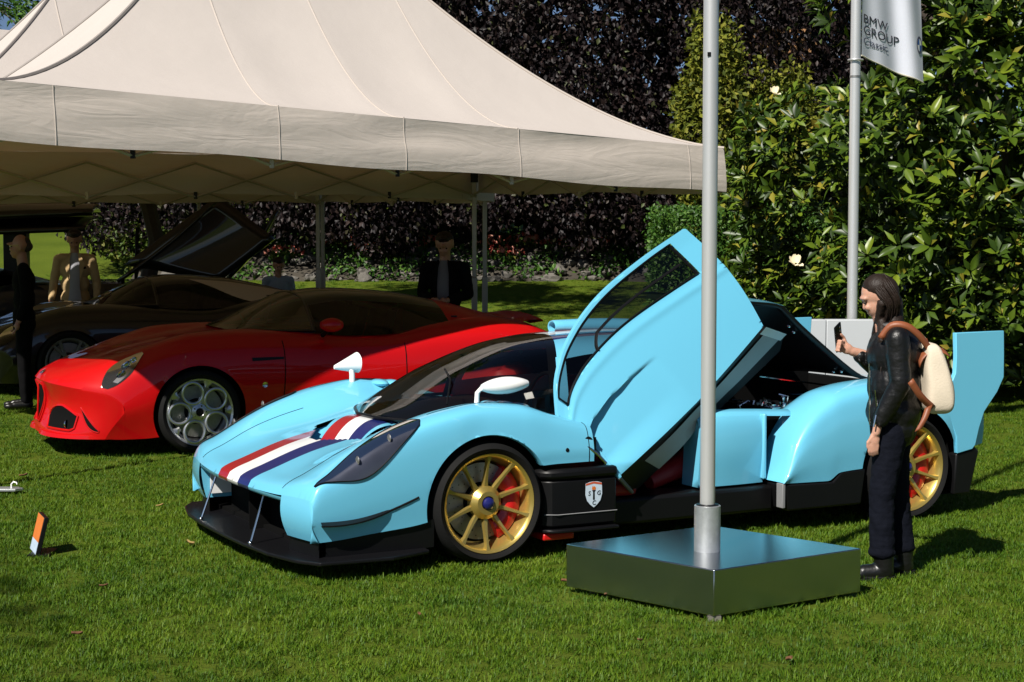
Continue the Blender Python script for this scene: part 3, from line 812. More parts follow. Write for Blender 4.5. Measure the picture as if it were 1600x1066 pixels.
def carpaint(name, col, stripes=False, rough=0.32, coat=0.85, coatr=0.045, metal=0.0, spec=.3):
    m, nt, b = nmat(name); b.inputs['Specular IOR Level'].default_value = spec
    b.inputs['Roughness'].default_value = rough; b.inputs['Coat Weight'].default_value = coat; b.inputs['Coat Roughness'].default_value = coatr
    b.inputs['Base Color'].default_value = (*col, 1); b.inputs['Metallic'].default_value = metal
    tc = N(nt, 'ShaderNodeTexCoord')
    no = N(nt, 'ShaderNodeTexNoise', Scale=900.0, Detail=1.0); nt.links.new(tc.outputs['Object'], no.inputs['Vector'])
    nl = N(nt, 'ShaderNodeTexNoise', Scale=2.2, Detail=3.0); nt.links.new(tc.outputs['Object'], nl.inputs['Vector'])
    ro = N(nt, 'ShaderNodeMapRange'); ro.inputs[3].default_value = rough-.05; ro.inputs[4].default_value = rough+.08
    nt.links.new(nl.outputs['Fac'], ro.inputs[0]); nt.links.new(ro.outputs[0], b.inputs['Roughness'])
    bp = N(nt, 'ShaderNodeBump', Strength=.02, Distance=.002); nt.links.new(no.outputs['Fac'], bp.inputs['Height']); nt.links.new(bp.outputs['Normal'], b.inputs['Normal'])
    if stripes:
        sp = N(nt, 'ShaderNodeSeparateXYZ'); nt.links.new(tc.outputs['Object'], sp.inputs[0])
        rp = N(nt, 'ShaderNodeValToRGB'); rp.color_ramp.interpolation = 'CONSTANT'; e = rp.color_ramp.elements
        mr = N(nt, 'ShaderNodeMapRange'); mr.inputs[1].default_value = -.5; mr.inputs[2].default_value = .5
        nt.links.new(sp.outputs[1], mr.inputs[0]); nt.links.new(mr.outputs[0], rp.inputs[0])
        for _ in range(3): e.new(.5)
        for i, (p, c) in enumerate([(0, col), (.5-.255, (.012, .018, .12)), (.5-.088, (.8, .8, .8)), (.5+.088, (.33, .012, .018)), (.5+.245, col)]):
            e[i].position = p; e[i].color = (*c, 1)
        nt.links.new(rp.outputs[0], b.inputs['Base Color'])
    return m
BLUE = (0.135, 0.49, 0.69)
M['blue'] = carpaint('baby_blue_paint', BLUE); M['bluest'] = carpaint('baby_blue_paint_with_stripes', BLUE, True)

class Surf:
    """smooth loft evaluated anywhere: S(u, p) -> (w, z)"""
    def __init__(s, st, nu=220, nper=12):
        s.u0, s.u1 = st[0][0], st[-1][0]; s.k = len(st[0][1])-1; s.nu, s.nper = nu, nper
        us = np.linspace(s.u0, s.u1, nu); g = loft(st, us, nper); s.g = np.array(g)[:, :, 1:]
    def __call__(s, u, p):
        a = (u-s.u0)/(s.u1-s.u0)*(s.nu-1); b2 = p*s.nper
        i = int(max(0, min(s.nu-2, math.floor(a)))); j = int(max(0, min(s.k*s.nper-1, math.floor(b2))))
        fa, fb = min(1, max(0, a-i)), min(1, max(0, b2-j)); g = s.g
        q = (g[i, j]*(1-fa)+g[i+1, j]*fa)*(1-fb)+(g[i, j+1]*(1-fa)+g[i+1, j+1]*fa)*fb
        return float(q[0]), float(q[1])

def make_wheel(parent, loc, side, R0, rimr, wid, mat, style):
    """rim is the part; tyre, spokes, disc, caliper and cap are its sub-parts. outward = -y"""
    y0 = -wid/2
    q = MB()
    q.lathe([(rimr-.012, y0+.012), (rimr, y0+.004), (rimr+.004, y0+.012), (rimr+.002, y0+.022), (rimr-.012, y0+.028), (rimr-.018, y0+.06), (rimr-.03, y0+.10), (rimr-.028, wid/2-.02), (rimr, wid/2), (rimr-.03, wid/2), (rimr-.045, wid/2-.03), (rimr-.045, y0+.10), (rimr-.028, y0+.05), (rimr-.018, y0+.02)], 64, 'y', closed=True)
    rim = q.build('wheel', mat, parent); rim.location = loc
    if side > 0: rim.rotation_euler = (0, 0, math.pi)
    q = MB()
    q.lathe([(rimr-.003, y0+.018), (rimr+.008, y0+.002), (rimr+(R0-rimr)*.5, y0-.010), (R0-.022, y0+.0), (R0-.008, y0+.014), (R0-.001, y0+.035), (R0, 0), (R0-.001, wid/2-.035), (R0-.012, wid/2-.01), (rimr+.01, wid/2)], 72, 'y')
    for gx in (-.07, -.025, .025, .07):
        pass
    q.build('tyre', M['rubber'], rim)
    # tread grooves as shallow dark rings
    if style == 'gold':
        for i in range(10):
            a = i*math.pi/5+.3
            ca, sa = math.cos(a), math.sin(a)
            sec = []
            for t in np.linspace(0, 1, 7):
                r = .06+(rimr-.012-.06)*t; w = .017-.007*math.sin(math.pi*t*.8)+(.010 if t > .95 else 0)+.006*(1-t)**2; y = y0+.055-.04*t**1.6
                row = []
                for (dw, dy) in ((-1, .02), (-.55, -.002), (.55, -.002), (1, .02)):
                    row.append((ca*r-sa*w*dw, y+dy, sa*r+ca*w*dw))
                sec.append(row)
            q = MB(); q.grid(sec); q.build('spoke', mat, rim, clean=-1, sharp=30)
        q = MB(); q.lathe([(.001, y0+.036), (.034, y0+.036), (.038, y0+.022), (.062, y0+.022), (.07, y0+.032), (.088, y0+.05), (.09, y0+.09)], 40, 'y'); q.build('hub', mat, rim)
        q = MB(); q.lathe([(.001, y0+.004), (.02, y0+.006), (.03, y0+.014), (.034, y0+.036)], 32, 'y'); q.build('centre_cap', M['capblue'], rim)
    elif style == 'loops':
        for i in range(5):
            a = i*2*math.pi/5+math.pi/2+.35
            pts_ = []
            for k in range(28):
                t = 2*math.pi*k/28
                rad = .160+.084*math.cos(t)*1.0; tan = .080*math.sin(t)
                pts_.append((math.cos(a)*rad-math.sin(a)*tan, y0+.035-.018*(rad/.25), math.sin(a)*rad+math.cos(a)*tan))
            q = MB(); q.tube(pts_, .0125, 8, closed=True, sq=1.0); q.build('spoke_ring', mat, rim)
        for i in range(5):
            a = i*2*math.pi/5+math.pi/2+.35+math.pi/5
            q = MB(); sec = []
            for t in np.linspace(0, 1, 6):
                r = .045+.07*t; w = .046-.022*t if t < .7 else .0306+.0*t
                sec.append([(math.cos(a)*r-math.sin(a)*w*d, y0+.03-.006*t+dy, math.sin(a)*r+math.cos(a)*w*d) for d, dy in ((-1, .012), (-.5, 0), (.5, 0), (1, .012))])
            q.grid(sec); q.build('spoke', mat, rim, clean=-1)
            q = MB(); sec = []
            for t in np.linspace(0, 1, 5):
                r = .20+.058*t; w = .018+.034*t*t
                sec.append([(math.cos(a)*r-math.sin(a)*w*d, y0+.016-.004*t+dy, math.sin(a)*r+math.cos(a)*w*d) for d, dy in ((-1, .01), (-.5, 0), (.5, 0), (1, .01))])
            q.grid(sec); q.build('spoke_end', mat, rim, clean=-1)
            q = MB(); q.lathe([(.001, y0+.014), (.007, y0+.014), (.0085, y0+.03)], 10, 'y', c=(math.cos(a)*.05, 0, math.sin(a)*.05)); q.build('wheel_bolt', M['chrome'], rim)
        q = MB(); q.lathe([(.001, y0+.012), (.026, y0+.014), (.030, y0+.03)], 28, 'y'); q.build('centre_cap', M['black'], rim)
        q = MB(); q.lathe([(.030, y0+.018), (.034, y0+.014), (.064, y0+.022), (.07, y0+.05)], 32, 'y'); q.build('hub', mat, rim)
    else:
        for i in range(5):
            a = i*2*math.pi/5+.9
            for da in (-.17, .17):
                q = MB(); sec = []
                for t in np.linspace(0, 1, 5):
                    r = .05+(rimr-.055)*t; w = .016; aa = a+da*(.35+.65*t)
                    sec.append([(math.cos(aa)*r-math.sin(aa)*w*d, y0+.03-.02*t+dy, math.sin(aa)*r+math.cos(aa)*w*d) for d, dy in ((-1, .015), (-.6, 0), (.6, 0), (1, .015))])
                q.grid(sec); q.build('spoke', mat, rim, clean=-1)
        q = MB(); q.lathe([(.001, y0+.012), (.05, y0+.016), (.06, y0+.05)], 24, 'y'); q.build('hub', mat, rim)
    q = MB(); dr = rimr*.78
    q.lathe([(dr*.5, y0+.115), (dr, y0+.115), (dr, y0+.14), (dr*.5, y0+.14)], 48, 'y', closed=True); q.build('brake_disc', M['steel'], rim)
    q = MB(); q.lathe([(.001, y0+.09), (dr*.45, y0+.10), (dr*.5, y0+.14)], 24, 'y'); q.build('disc_bell', M['black'], rim)
    if style == 'gold':
        holes = MB()
        for i in range(40):
            a = i*math.pi*2/40; r = dr*(.66+.12*(i % 3))
            holes.lathe([(.001, y0+.1135), (.0035, y0+.1135)], 7, 'y', c=(math.cos(a)*r, 0, math.sin(a)*r))
        o = holes.build('disc_holes', M['blackmatte'], rim, clean=-1); o['kind'] = 'stuff'
        q = MB(); sec = []
        for k in range(13):
            a = -1.15+2.15*k/12
            row = []
            for (r, y) in ((dr*.56, y0+.15), (dr*.56, y0+.082), (dr*.66, y0+.066), (dr*.9, y0+.066), (dr*1.06, y0+.08), (dr*1.06, y0+.15)):
                row.append((math.cos(a)*r, y, math.sin(a)*r))
            sec.append(row)
        q.grid(sec); q.add(sec[0], [(0, 1, 2, 3, 4, 5)]); q.add(sec[-1], [(5, 4, 3, 2, 1, 0)])
        q.build('brake_caliper', M['caliper'], rim)
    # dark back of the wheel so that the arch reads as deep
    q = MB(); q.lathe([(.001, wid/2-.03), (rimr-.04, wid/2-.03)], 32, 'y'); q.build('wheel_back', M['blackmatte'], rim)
    return rim

BA = R(28)
bcar = thing('blue_sports_car', 'baby blue track car with red white and dark blue stripes, door raised, gold wheels', 'car', (-0.5728, 9.4837, 0.0), BA)
def bump01(x): x = max(0., min(1., x)); return x*x*(3-2*x)
WB = 2.845
# ---- front clamshell
WI = [0, .30, .48, .64, .78, .918, .973, .983, .965]
def S_(u, zs, ws=WI): return (u, list(zip(ws, zs)))
front_st = [
 S_(-1.075, [.362, .362, .365, .370, .378, .378, .362, .27, .165]),
 S_(-1.065, [.388, .388, .390, .396, .408, .408, .385, .28, .165]),
 S_(-1.03,  [.412, .412, .416, .426, .445, .450, .424, .29, .165]),
 S_(-.94,   [.447, .446, .450, .466, .488, .490, .458, .31, .168]),
 S_(-.70,   [.536, .530, .538, .575, .612, .606, .558, .36, .186]),
 S_(-.45,   [.600, .590, .600, .658, .712, .706, .645, .42, .205]),
 S_(-.20,   [.660, .655, .662, .725, .778, .770, .705, .48, .25]),
 S_(.0,     [.690, .680, .690, .752, .803, .796, .735, .53, .28], [0, .30, .50, .66, .79, .90, .96, .985, .975]),
 S_(.22,    [.695, .685, .690, .742, .788, .784, .725, .56, .46], [0, .30, .52, .67, .79, .90, .96, .985, .980]),
 S_(.42,    [.695, .68, .685, .70, .728, .726, .685, .56, .475], [0, .30, .56, .69, .80, .90, .955, .982, .980]),
 S_(.63,    [.695, .68, .675, .675, .672, .668, .64, .55, .475], [0, .30, .60, .72, .82, .90, .95, .978, .978]),
]
FS = Surf(front_st)
def fplan(u, w): return u + .085*(w/.97)**2.6*(1-bump01((u+1.075)/.6))
def canopy_w(u):
    return float(np.interp(u, [-.30, -.27, -.15, 0, .23, .65], [-.1, .12, .42, .55, .61, .65]))
def duct(u, w):     # the V-shaped opening in the bonnet
    return -.60+.50*max(0, w-.05) < u < -.33+.16*w and w < .37
mb = MB(); us = np.linspace(-1.075, .63, 96); ps = np.linspace(0, 8, 81)
g = [[(fplan(u, FS(u, p)[0]), -FS(u, p)[0], FS(u, p)[1]) for p in ps] for u in us]
def fm(i, j):
    u = .5*(us[i]+us[i+1]); w = -.5*(g[i][j][1]+g[i+1][j+1][1])
    if u > -.29 and w < canopy_w(u)-.05: return False
    return not duct(u, w)
mb.grid(g, mask=fm)
cut_circle(mb, 0, .29, .362, .55)
# lip under the nose between the pods, pod fronts and pod inner walls
ws = np.linspace(0, .68, 22)
mb.grid([[(fplan(-1.075, w)+du, -w, FS(-1.075, 1.0)[1]-.0+dz) for w in ws] for du, dz in ((0, 0), (.004, -.016), (.02, -.028), (.06, -.030), (.30, -.03))])
def pw(p): return FS(-1.075, p)
rows = []
for k in range(9):
    t = k/8; row = []
    for p in np.linspace(3.28, 8, 36):
        w, z = pw(p); zz = z+(.165-z)*t
        row.append((fplan(-1.075, w)-.012*math.sin(math.pi*t)+.03*t*t, -w-.0*t, zz))
    rows.append(row)
mb.grid(rows)
mb.grid([[(fplan(-1.07, .68)+a+.03*(1-zz)**2, -.68, .165+zz*.20) for zz in np.linspace(0, 1, 4)] for a in (0, .05, .12, .3, .5)])
# wheel arch lip turned inwards
for (uc, zc, rr_, a0, a1) in ((0, .29, .362, -.25, math.pi+.2),):
    rows = []
    for k in range(33):
        a = a0+(a1-a0)*k/32
        u = uc+math.cos(a)*rr_; z = zc+math.sin(a)*rr_
        # find w of skin at this place
        best = min(np.linspace(4.5, 8, 60), key=lambda p: abs(FS(u, p)[1]-z)); w = FS(u, best)[0]
        if z < FS(u, 8)[1]-.02: continue
        rows.append([(u, -w, z), (uc+math.cos(a)*(rr_-.006), -w+.012, zc+math.sin(a)*(rr_-.006)), (uc+math.cos(a)*rr_, -w+.06, zc+math.sin(a)*rr_)])
    mb.grid(rows)
mb.mirror()
clam = mb.build('front_clamshell', M['bluest'], bcar, clean=.0015, sharp=45)
for sgn in (-1, 1):      # shut lines of the clamshell
    q = MB(); q.tube([(lambda w, z, u: (fplan(u, w), sgn*w, z+.0004))(*FS(u, 3.15-.5*max(0, u+.8)), u) for u in np.linspace(-1.06, -.42, 40)], .0022, 4); q.build('shut_line', M['blackmatte'], clam)
    q = MB(); q.tube([(lambda w, z, u: (fplan(u, w)-.001, sgn*(w+.0006), z))(*FS(.60, p), .60) for p in np.linspace(4.2, 8, 30)], .0022, 4); q.build('shut_line', M['blackmatte'], clam)
    q = MB(); q.tube([(lambda w, z: (u, sgn*(w+.0004), z+.0006))(*FS(u, 4.4)) for u in np.linspace(-.30, .60, 40)], .0018, 4); q.build('shut_line', M['blackmatte'], clam)
# bonnet duct: floor, tongue with the stripes, white aerofoil
q = MB(); rows = []
for a in np.linspace(0, 1, 12):
    u = -.66+.38*a; z = .515-.045*math.sin(math.pi*min(1, a*1.15))+.06*a**2
    rows.append([(u, v, min(z+.05*(abs(v)/.36)**4, float(np.interp(u, [-.66, -.5, -.28], [.50, .545, .60])))) for v in np.linspace(-.41, .41, 17)])
q.grid(rows); q.build('duct_floor', M['blue'], bcar, sharp=0)
q = MB(); rows = []
for a in np.linspace(0, 1, 14):
    u = -.46+.20*a; z = .495+(.664-.495)*math.sin(math.pi/2*a**.8); hw = .27+.05*a
    rows.append([(u-.03*(v*hw/.3)**2*(1-a), v*hw, z-.012*v*v) for v in np.linspace(-1, 1, 25)])
q.grid(rows); q.grid([[(p[0]+d, p[1], p[2]-e2) for p in rows[0]] for d, e2 in ((0, 0), (.02, .05), (.05, .10))]); q.build('bonnet_tongue', M['bluest'], bcar, sharp=0)
q = MB()
for (v0, v1) in ((-.30, -.07),):
    sec = []
    for t in np.linspace(0, 1, 8):
        u = -.50+.07*t; v = v0+(v1-v0)*t; z = .535-.0*t
        sec.append([(u-.05, v+.02, z), (u-.02, v, z+.012), (u+.03, v-.02, z+.008), (u+.05, v-.03, z-.004), (u, v, z-.012)])
    for r_ in sec: r_.append(r_[0])
    q.grid(sec)
q.build('duct_aerofoil', M['white'], bcar)
# louvre humps on the fender tops
for sgn in (-1, 1):
    for k in range(3):
        u = .12+.085*k; w0 = .75; z = FS(u, 3.8)[1]
        q = MB(); q.ball((u, sgn*w0, z-.008+.002*k), (.05, .10, .024), 16, 8); q.build('fender_louvre', M['blue'], bcar)
# side headlamps under smoked covers
for sgn in (-1, 1):
    def hl(t, s, out):
        # centre line along the fender shoulder, t front..rear, s -1..1 across
        u = -1.04+.675*t
        wd = (.03+.97*(1-(1-min(1, t/.55))**2))**.9*max(0., 1-max(0, (t-.45)/.55)**3.2)**.5
        p = 5.30+.75*t*(1-t)*1.5-.52*t*t + s*(.95 if s < 0 else .95)*wd
        w, z = FS(u, p); uu = fplan(u, w)
        e = .02
        w2, z2 = FS(u, p+e); tx, tz_2 = w2-w, z2-z; l = math.hypot(tx, tz_2) or 1
        return (uu-.2*out, sgn*(w-tz_2/l*out), z+tx/l*out)
    q = MB(); q.grid([[hl(t, s, .0065) for s in np.linspace(-1, 1, 13)] for t in np.linspace(0, 1, 30)])
    cov = q.build('headlamp_cover', M['lampglass'], bcar, sharp=0, clean=-1)
    q = MB(); q.grid([[hl(t, s, .0035) for s in np.linspace(-1, 1, 13)] for t in np.linspace(0, 1, 30)])
    q.build('headlamp_bowl', pmat('lamp_bowl', (.10, .11, .15), .4, metal=.3, var=.6, vscale=5), cov, sharp=0, clean=-1)
    rim_ = [hl(t, -1, .006) for t in np.linspace(0, 1, 30)]+[hl(t, 1, .006) for t in np.linspace(1, 0, 30)]
    q = MB(); q.tube(rim_, .0035, 5, closed=True); q.build('headlamp_seal', M['black'], cov)
    for t in (.38, .70):
        q = MB(); c = Vector(hl(t, .05, .012)); q.lathe([(.001, -.004), (.010, -.003), (.018, .0), (.022, .004)], 18, 'x'); o = q.build('lamp', M['steel'], cov); o.location = c
# canards on the bumper
for sgn in (-1, 1):
    q = MB(); rows = []
    for t in np.linspace(0, 1, 24):
        u = -1.03+.62*t
        z = .262-.01*math.sin(math.pi*t)+.10*t**2.2
        best = min(np.linspace(5.2, 8, 90), key=lambda p: abs(FS(max(-1.07, u), p)[1]-z)); w = FS(max(-1.07, u), best)[0]; uu = fplan(max(-1.07, u), w)
        ext = .045*math.sin(math.pi*min(1, t*1.2+.12))**.5*(1-t*.75)+.003
        rows.append([(uu, sgn*(w-.01), z+.012), (uu-.3*ext, sgn*(w+ext), z-.004), (uu-.3*ext, sgn*(w+ext), z-.012), (uu, sgn*(w-.01), z-.010-.012*math.sin(math.pi*t))])
    q.grid(rows); q.build('dive_plane', M['carbon'], bcar)
# splitter and floor
ol = [(-1.15, 0), (-1.145, .35), (-1.12, .68), (-1.06, .93), (-.98, 1.06), (-.60, 1.09), (-.36, 1.0), (-.34, .70)]
poly = [(u, -w) for u, w in ol] + [(u, w) for u, w in reversed(ol[1:])]
poly = [(-.34, -.7)]+[(u, -w) for u, w in reversed(ol[:-1])][:-1]+[(-1.15, 0)]+[(u, w) for u, w in ol[1:]]
q = MB(); q.prism(poly, lambda a, b2, h: (a, b2, h), (.065, .085)); q.build('front_splitter', M['carbon'], bcar, smooth=False, bevel=.006)
q = MB()
for sgn in (-1, 1):
    q2 = MB(); rows = []
    for t in np.linspace(0, 1, 20):
        u = -1.02+.68*t; best = FS(max(-1.07, u), 8); w = best[0]
        rows.append([(fplan(u, w)+.03, sgn*(w-.015), best[1]+.01), (fplan(u, w)+.03, sgn*(w-.02), .085)])
    q2.grid(rows); q2.grid([[(fplan(-1.075, x)+.05, sgn*x, z) for z in (.085, .175)] for x in np.linspace(.66, .95, 8)]); q2.build('bumper_skirt', M['black'], bcar, sharp=0)
q = MB(); q.box((-.86, -.66, .08), (-.84, .66, .38)); q.box((-.98, -.005, .085), (-.86, .005, .33)); q.build('radiator_duct', M['blackmatte'], bcar)
for sgn in (-1, 1):
    q = MB(); q.box((-.985, sgn*.668-.004, .19), (-.86, sgn*.668+.004, .335)); q.build('duct_plate', M['white'], bcar)
    q = MB(); q.tube([(-1.12, sgn*.42, .085), (-1.035, sgn*.40, .335)], .006, 8); q.ball((-1.12, sgn*.42, .09), .013); q.ball((-1.035, sgn*.40, .335), .011); q.build('splitter_stay', M['chrome'], bcar)
q = MB(); q.box((-.9, -.80, .075), (3.35, .80, .105)); q.build('floor_pan', M['blackmatte'], bcar)
# ---- cockpit canopy
can_st = [
 (-.28, [(0, .682), (.03, .682), (.06, .681), (.09, .68), (.12, .676), (.14, .67)]),
 (-.15, [(0, .748), (.15, .745), (.28, .732), (.38, .71), (.44, .69), (.47, .67)]),
 (.0,   [(0, .828), (.19, .822), (.36, .797), (.48, .755), (.56, .715), (.60, .675)]),
 (.23,  [(0, .945), (.21, .937), (.40, .90), (.54, .83), (.62, .76), (.66, .685)]),
 (.65,  [(0, 1.078), (.22, 1.069), (.42, 1.02), (.56, .92), (.655, .81), (.70, .69)]),
 (.95,  [(0, 1.110), (.22, 1.102), (.42, 1.06), (.56, .955), (.665, .83), (.72, .69)]),
 (1.3,  [(0, 1.118), (.22, 1.110), (.42, 1.07), (.56, .965), (.67, .83), (.73, .69)]),
 (1.62, [(0, 1.100), (.20, 1.090), (.38, 1.04), (.52, .93), (.64, .80), (.72, .68)]),
]
CS = Surf(can_st)
def ue(w): return .865-.10*(w/.3)**1.4 if w < .3 else .765-.19*(w-.3)/.4
def cpt(u, p, sgn, off=0): w, z = CS(u, p); return (u, sgn*(w), z+off)
q = MB()
for sgn in (-1, 1):
    rows = []
    for t in np.linspace(0, 1, 44):
        row = []
        for p in np.linspace(0, 5, 34):
            w = CS(.5, p)[0]; u = -.28+(ue(w)+.28)*t
            row.append(cpt(u, p, sgn))
        rows.append(row)
    q.grid(rows)
ws_ = q.build('windscreen', M['glassclear'], bcar, clean=.001, sharp=0)
q = MB()
q.tube([cpt(-.28+(ue(CS(.5, 5)[0])+.28)*t, 4.9, -1, .004) for t in np.linspace(1, 0, 26)]+[cpt(-.28+(ue(CS(.5, 5)[0])+.28)*t, 4.9, 1, .004) for t in np.linspace(0, 1, 26)], .010, 6)
q.build('windscreen_seal', M['black'], ws_)
q = MB()   # the dark band along the inside of the screen pillar and roof header
for sgn in (-1, 1):
    rows = []
    for p in np.linspace(0, 5, 34):
        w = CS(.5, p)[0]; rows.append([cpt(ue(w)-du, p, sgn, -.004) for du in (.0, .035, .06)])
    q.grid(rows)
q.build('screen_header', M['black'], bcar, sharp=0)
q = MB()
for sgn in (-1, 1):
    pmax = 2.45 if sgn < 0 else 2.9
    rows = []
    for t in np.linspace(0, 1, 22):
        rows.append([cpt(ue(CS(.5, p)[0])+(1.62-ue(CS(.5, p)[0]))*t, p, sgn) for p in np.linspace(0, pmax, 18)])
    q.grid(rows)
    # screen pillar
    rows = []
    for p in np.linspace(2.3, 5, 16):
        w = CS(.5, p)[0]; rows.append([cpt(ue(w)+d, p, sgn, .002) for d in (-.008, .0, .035, .055)])
    q.grid(rows)
q.build('roof', M['bluest'], bcar, clean=.001, sharp=35)
q = MB(); q.grid([[cpt(ue(CS(.5, p)[0])+.05+(1.6-ue(CS(.5, p)[0]))*t, p, 1) for p in np.linspace(2.9, 4.2, 8)] for t in np.linspace(0, 1, 12)]); q.build('side_window', M['glass'], bcar, sharp=0)
q = MB(); q.grid([[(u, CS(u, p)[0] if p < 5 else .93, CS(u, min(p, 5))[1] if p < 5 else (.66 if p < 5.6 else .25)) for p in (4.2, 4.6, 4.99, 5.5, 6)] for u in np.linspace(.6, 1.62, 10)]); q.build('far_door', M['blue'], bcar)
# roof snorkel
q = MB(); rows = []
for t, u in zip(np.linspace(0, 1, 14), np.linspace(1.02, 1.75, 14)):
    ry = .052+.035*t; rz2 = .040+.012*math.sin(math.pi*t)
    rows.append([(u, .17+ry*math.cos(a), 1.118+.016*(1-t)+rz2*math.sin(a)) for a in np.linspace(0, 2*math.pi, 21)])
q.grid(rows); q.grid([[(1.02-dx, .17+(.052+e2)*math.cos(a), 1.134+(.040+e2)*math.sin(a)) for a in np.linspace(0, 2*math.pi, 21)] for dx, e2 in ((0, 0), (.008, -.003), (.006, -.012), (-.10, -.016))])
sn = q.build('roof_snorkel', M['blue'], bcar)
q = MB(); q.lathe([(.001, 1.10), (.036, 1.10)], 20, 'x', c=(0, .17, 1.134)); q.build('snorkel_mouth', M['blackmatte'], sn)
# mirrors: white teardrops on a strut above each front fender
for sgn in (-1, 1):
    z0 = FS(.03, 3.9)[1]; q = MB(); w0 = .78
    rows = []
    for t in np.linspace(0, 1, 16):
        r = math.sin(math.pi*min(1, .06+.86*t))**.62
        cx = .035+.27*t if sgn < 0 else -.15+.15*t
        rows.append([(cx*1.0, sgn*(w0+.03)+(.075*r if sgn < 0 else .02+.06*t)*math.cos(a)*(.55+.45*t), z0+.085+.012*t*(1 if sgn < 0 else 2)+((.046*r) if sgn < 0 else (.012+.052*t))*math.sin(a)) for a in np.linspace(0, 2*math.pi, 21)])
    q.grid(rows); q.add(rows[-1][:-1], [tuple(range(20))]); q.add(rows[0][:-1], [tuple(range(20))])
    mo = q.build('mirror', M['white'], bcar)
    q = MB()
    if sgn < 0: q.tube([(.02, sgn*w0, z0-.02), (.025, sgn*w0, z0+.055), (.05, sgn*(w0+.01), z0+.085), (.12, sgn*(w0+.02), z0+.088)], [.014, .013, .012, .010], 10)
    else: q.tube([(-.045, sgn*w0, z0-.02), (-.045, sgn*w0, z0+.04), (-.05, sgn*(w0+.015), z0+.11)], [.018, .017, .016], 10)
    q.build('mirror_strut', M['white'], mo)
# ---- interior
q = MB(); rows = []
for u, z in ((-.12, .655), (.05, .70), (.30, .735), (.48, .74), (.56, .70), (.58, .58)):
    rows.append([(u, v, z-.10*(abs(v)/.62)**3) for v in np.linspace(-.60, .60, 15)])
q.grid(rows); q.build('dashboard', M['dark'], bcar)
q = MB(); q.box((.55, -.66, .11), (1.55, .66, .14)); q.box((1.50, -.60, .14), (1.55, .60, 1.06)); q.box((.55, -.03, .14), (1.5, .03, .36)); q.build('cockpit_tub', M['dark'], bcar)
for sv in (-.33, .33):
    q = MB(); rows = []
    for t, (u, z) in zip(np.linspace(0, 1, 12), crom([(.88, .30), (1.0, .29), (1.15, .26), (1.28, .30), (1.36, .48), (1.42, .70), (1.46, .90)], 2)[:12]):
        rows.append([(u, sv+.25*x, z+.075*abs(x)**3+(-.0 if t < .5 else 0)) if t < .5 else (u-.085*abs(x)**3, sv+(.25-.05*max(0, t-.8)/.2)*x, z) for x in np.linspace(-1, 1, 13)])
    q.grid(rows); st = q.build('seat', M['seat'], bcar, sharp=0)
    m_ = st.modifiers.new('thick', 'SOLIDIFY'); m_.thickness = .06; m_.offset = -1
    for k in range(3):
        q = MB(); rr_ = rows[3+3*k]; q.tube([(p[0], p[1], p[2]+.004) for p in rr_], .006, 6); q.build('seat_stitching', M['black'], st)
q = MB(); q.tube([(.66+.045*math.sin(a), -.33+.165*math.cos(a), .74+.16*math.sin(a)) for a in np.linspace(0, 2*math.pi, 28)[:-1]], .013, 8, closed=True); q.box((.62, -.36, .70), (.67, -.30, .76)); q.build('steering_wheel', M['black'], bcar)
# sill under the open door, with red edging
q = MB(); q.box((.74, -.86, .085), (1.92, -.62, .235)); q.build('door_sill', M['black'], bcar, bevel=.02)
q = MB(); q.box((.60, -.84, .24), (1.0, -.70, .33)); q.build('sill_cushion', M['seat'], bcar, bevel=.03)
q = MB(); q.tube([(1.22, -.60, .27), (1.42, -.58, .33), (1.62, -.56, .45), (1.74, -.54, .58)], [.05, .065, .06, .05], 12); q.build('seat_bolster', M['seat'], bcar)
# ---- black turning vane with the crest
pl = [(.34, -.74), (.322, -.86), (.335, -.93), (.375, -.972), (.46, -.985), (.77, -.985), (.77, -.74)]
q = MB(); q.prism(pl, lambda a, b2, h: (a, b2, h), (.13, .385)); q.build('turning_vane', M['black'], bcar, bevel=.012, sharp=30)
q = MB(); q.prism([(.50+(a-.50)*1.1 if a < .7 else a+.005, b2-.012 if b2 < -.8 else b2) for a, b2 in pl], lambda a, b2, h: (a, b2, h), (.387, .445)); q.build('vane_flange', M['black'], bcar, bevel=.02, sharp=30)
q = MB(); q.prism([(a-.01 if a < .5 else a, b2-.03 if b2 < -.8 else b2) for a, b2 in pl], lambda a, b2, h: (a, b2, h), (.105, .122)); q.build('vane_lip', M['carbon'], bcar, bevel=.004)
q = MB(); q.box((.33, -.96, .06), (.52, -.8, .10)); q.build('floor_reflector', M['caliper'], bcar, bevel=.01)
q = MB(); q.tube([(.34, -.95, .2), (.40, -.987, .2), (.77, -.988, .2)], .003, 5); q.build('vane_crease', M['grey'], bcar)
cx, cz, cv = .622, .297, -.9875
sh = [(-.052, .062), (-.025, .070), (0, .072), (.025, .070), (.052, .062), (.054, .0), (.043, -.035), (.022, -.058), (0, -.074), (-.022, -.058), (-.043, -.035), (-.054, .0)]
q = MB(); q.prism(sh, lambda a, b2, h: (cx+a*1.04, cv+h, cz+b2*1.04), (0, -.0015)); crest = q.build('crest', M['black'], bcar, smooth=False)
q = MB(); q.prism(sh, lambda a, b2, h: (cx+a*.97, cv+h, cz+b2*.97), (-.002, -.0025)); q.build('crest_field', pmat('crest_field', (.55, .66, .76), .4), crest, smooth=False)
q = MB(); q.prism([(-.049, .060), (0, .069), (.049, .060), (.050, .049), (0, .058), (-.050, .049)], lambda a, b2, h: (cx+a, cv+h, cz+b2), (-.003, -.0032)); q.build('crest_band', pmat('crest_band', (.55, .10, .04), .4), crest, smooth=False)
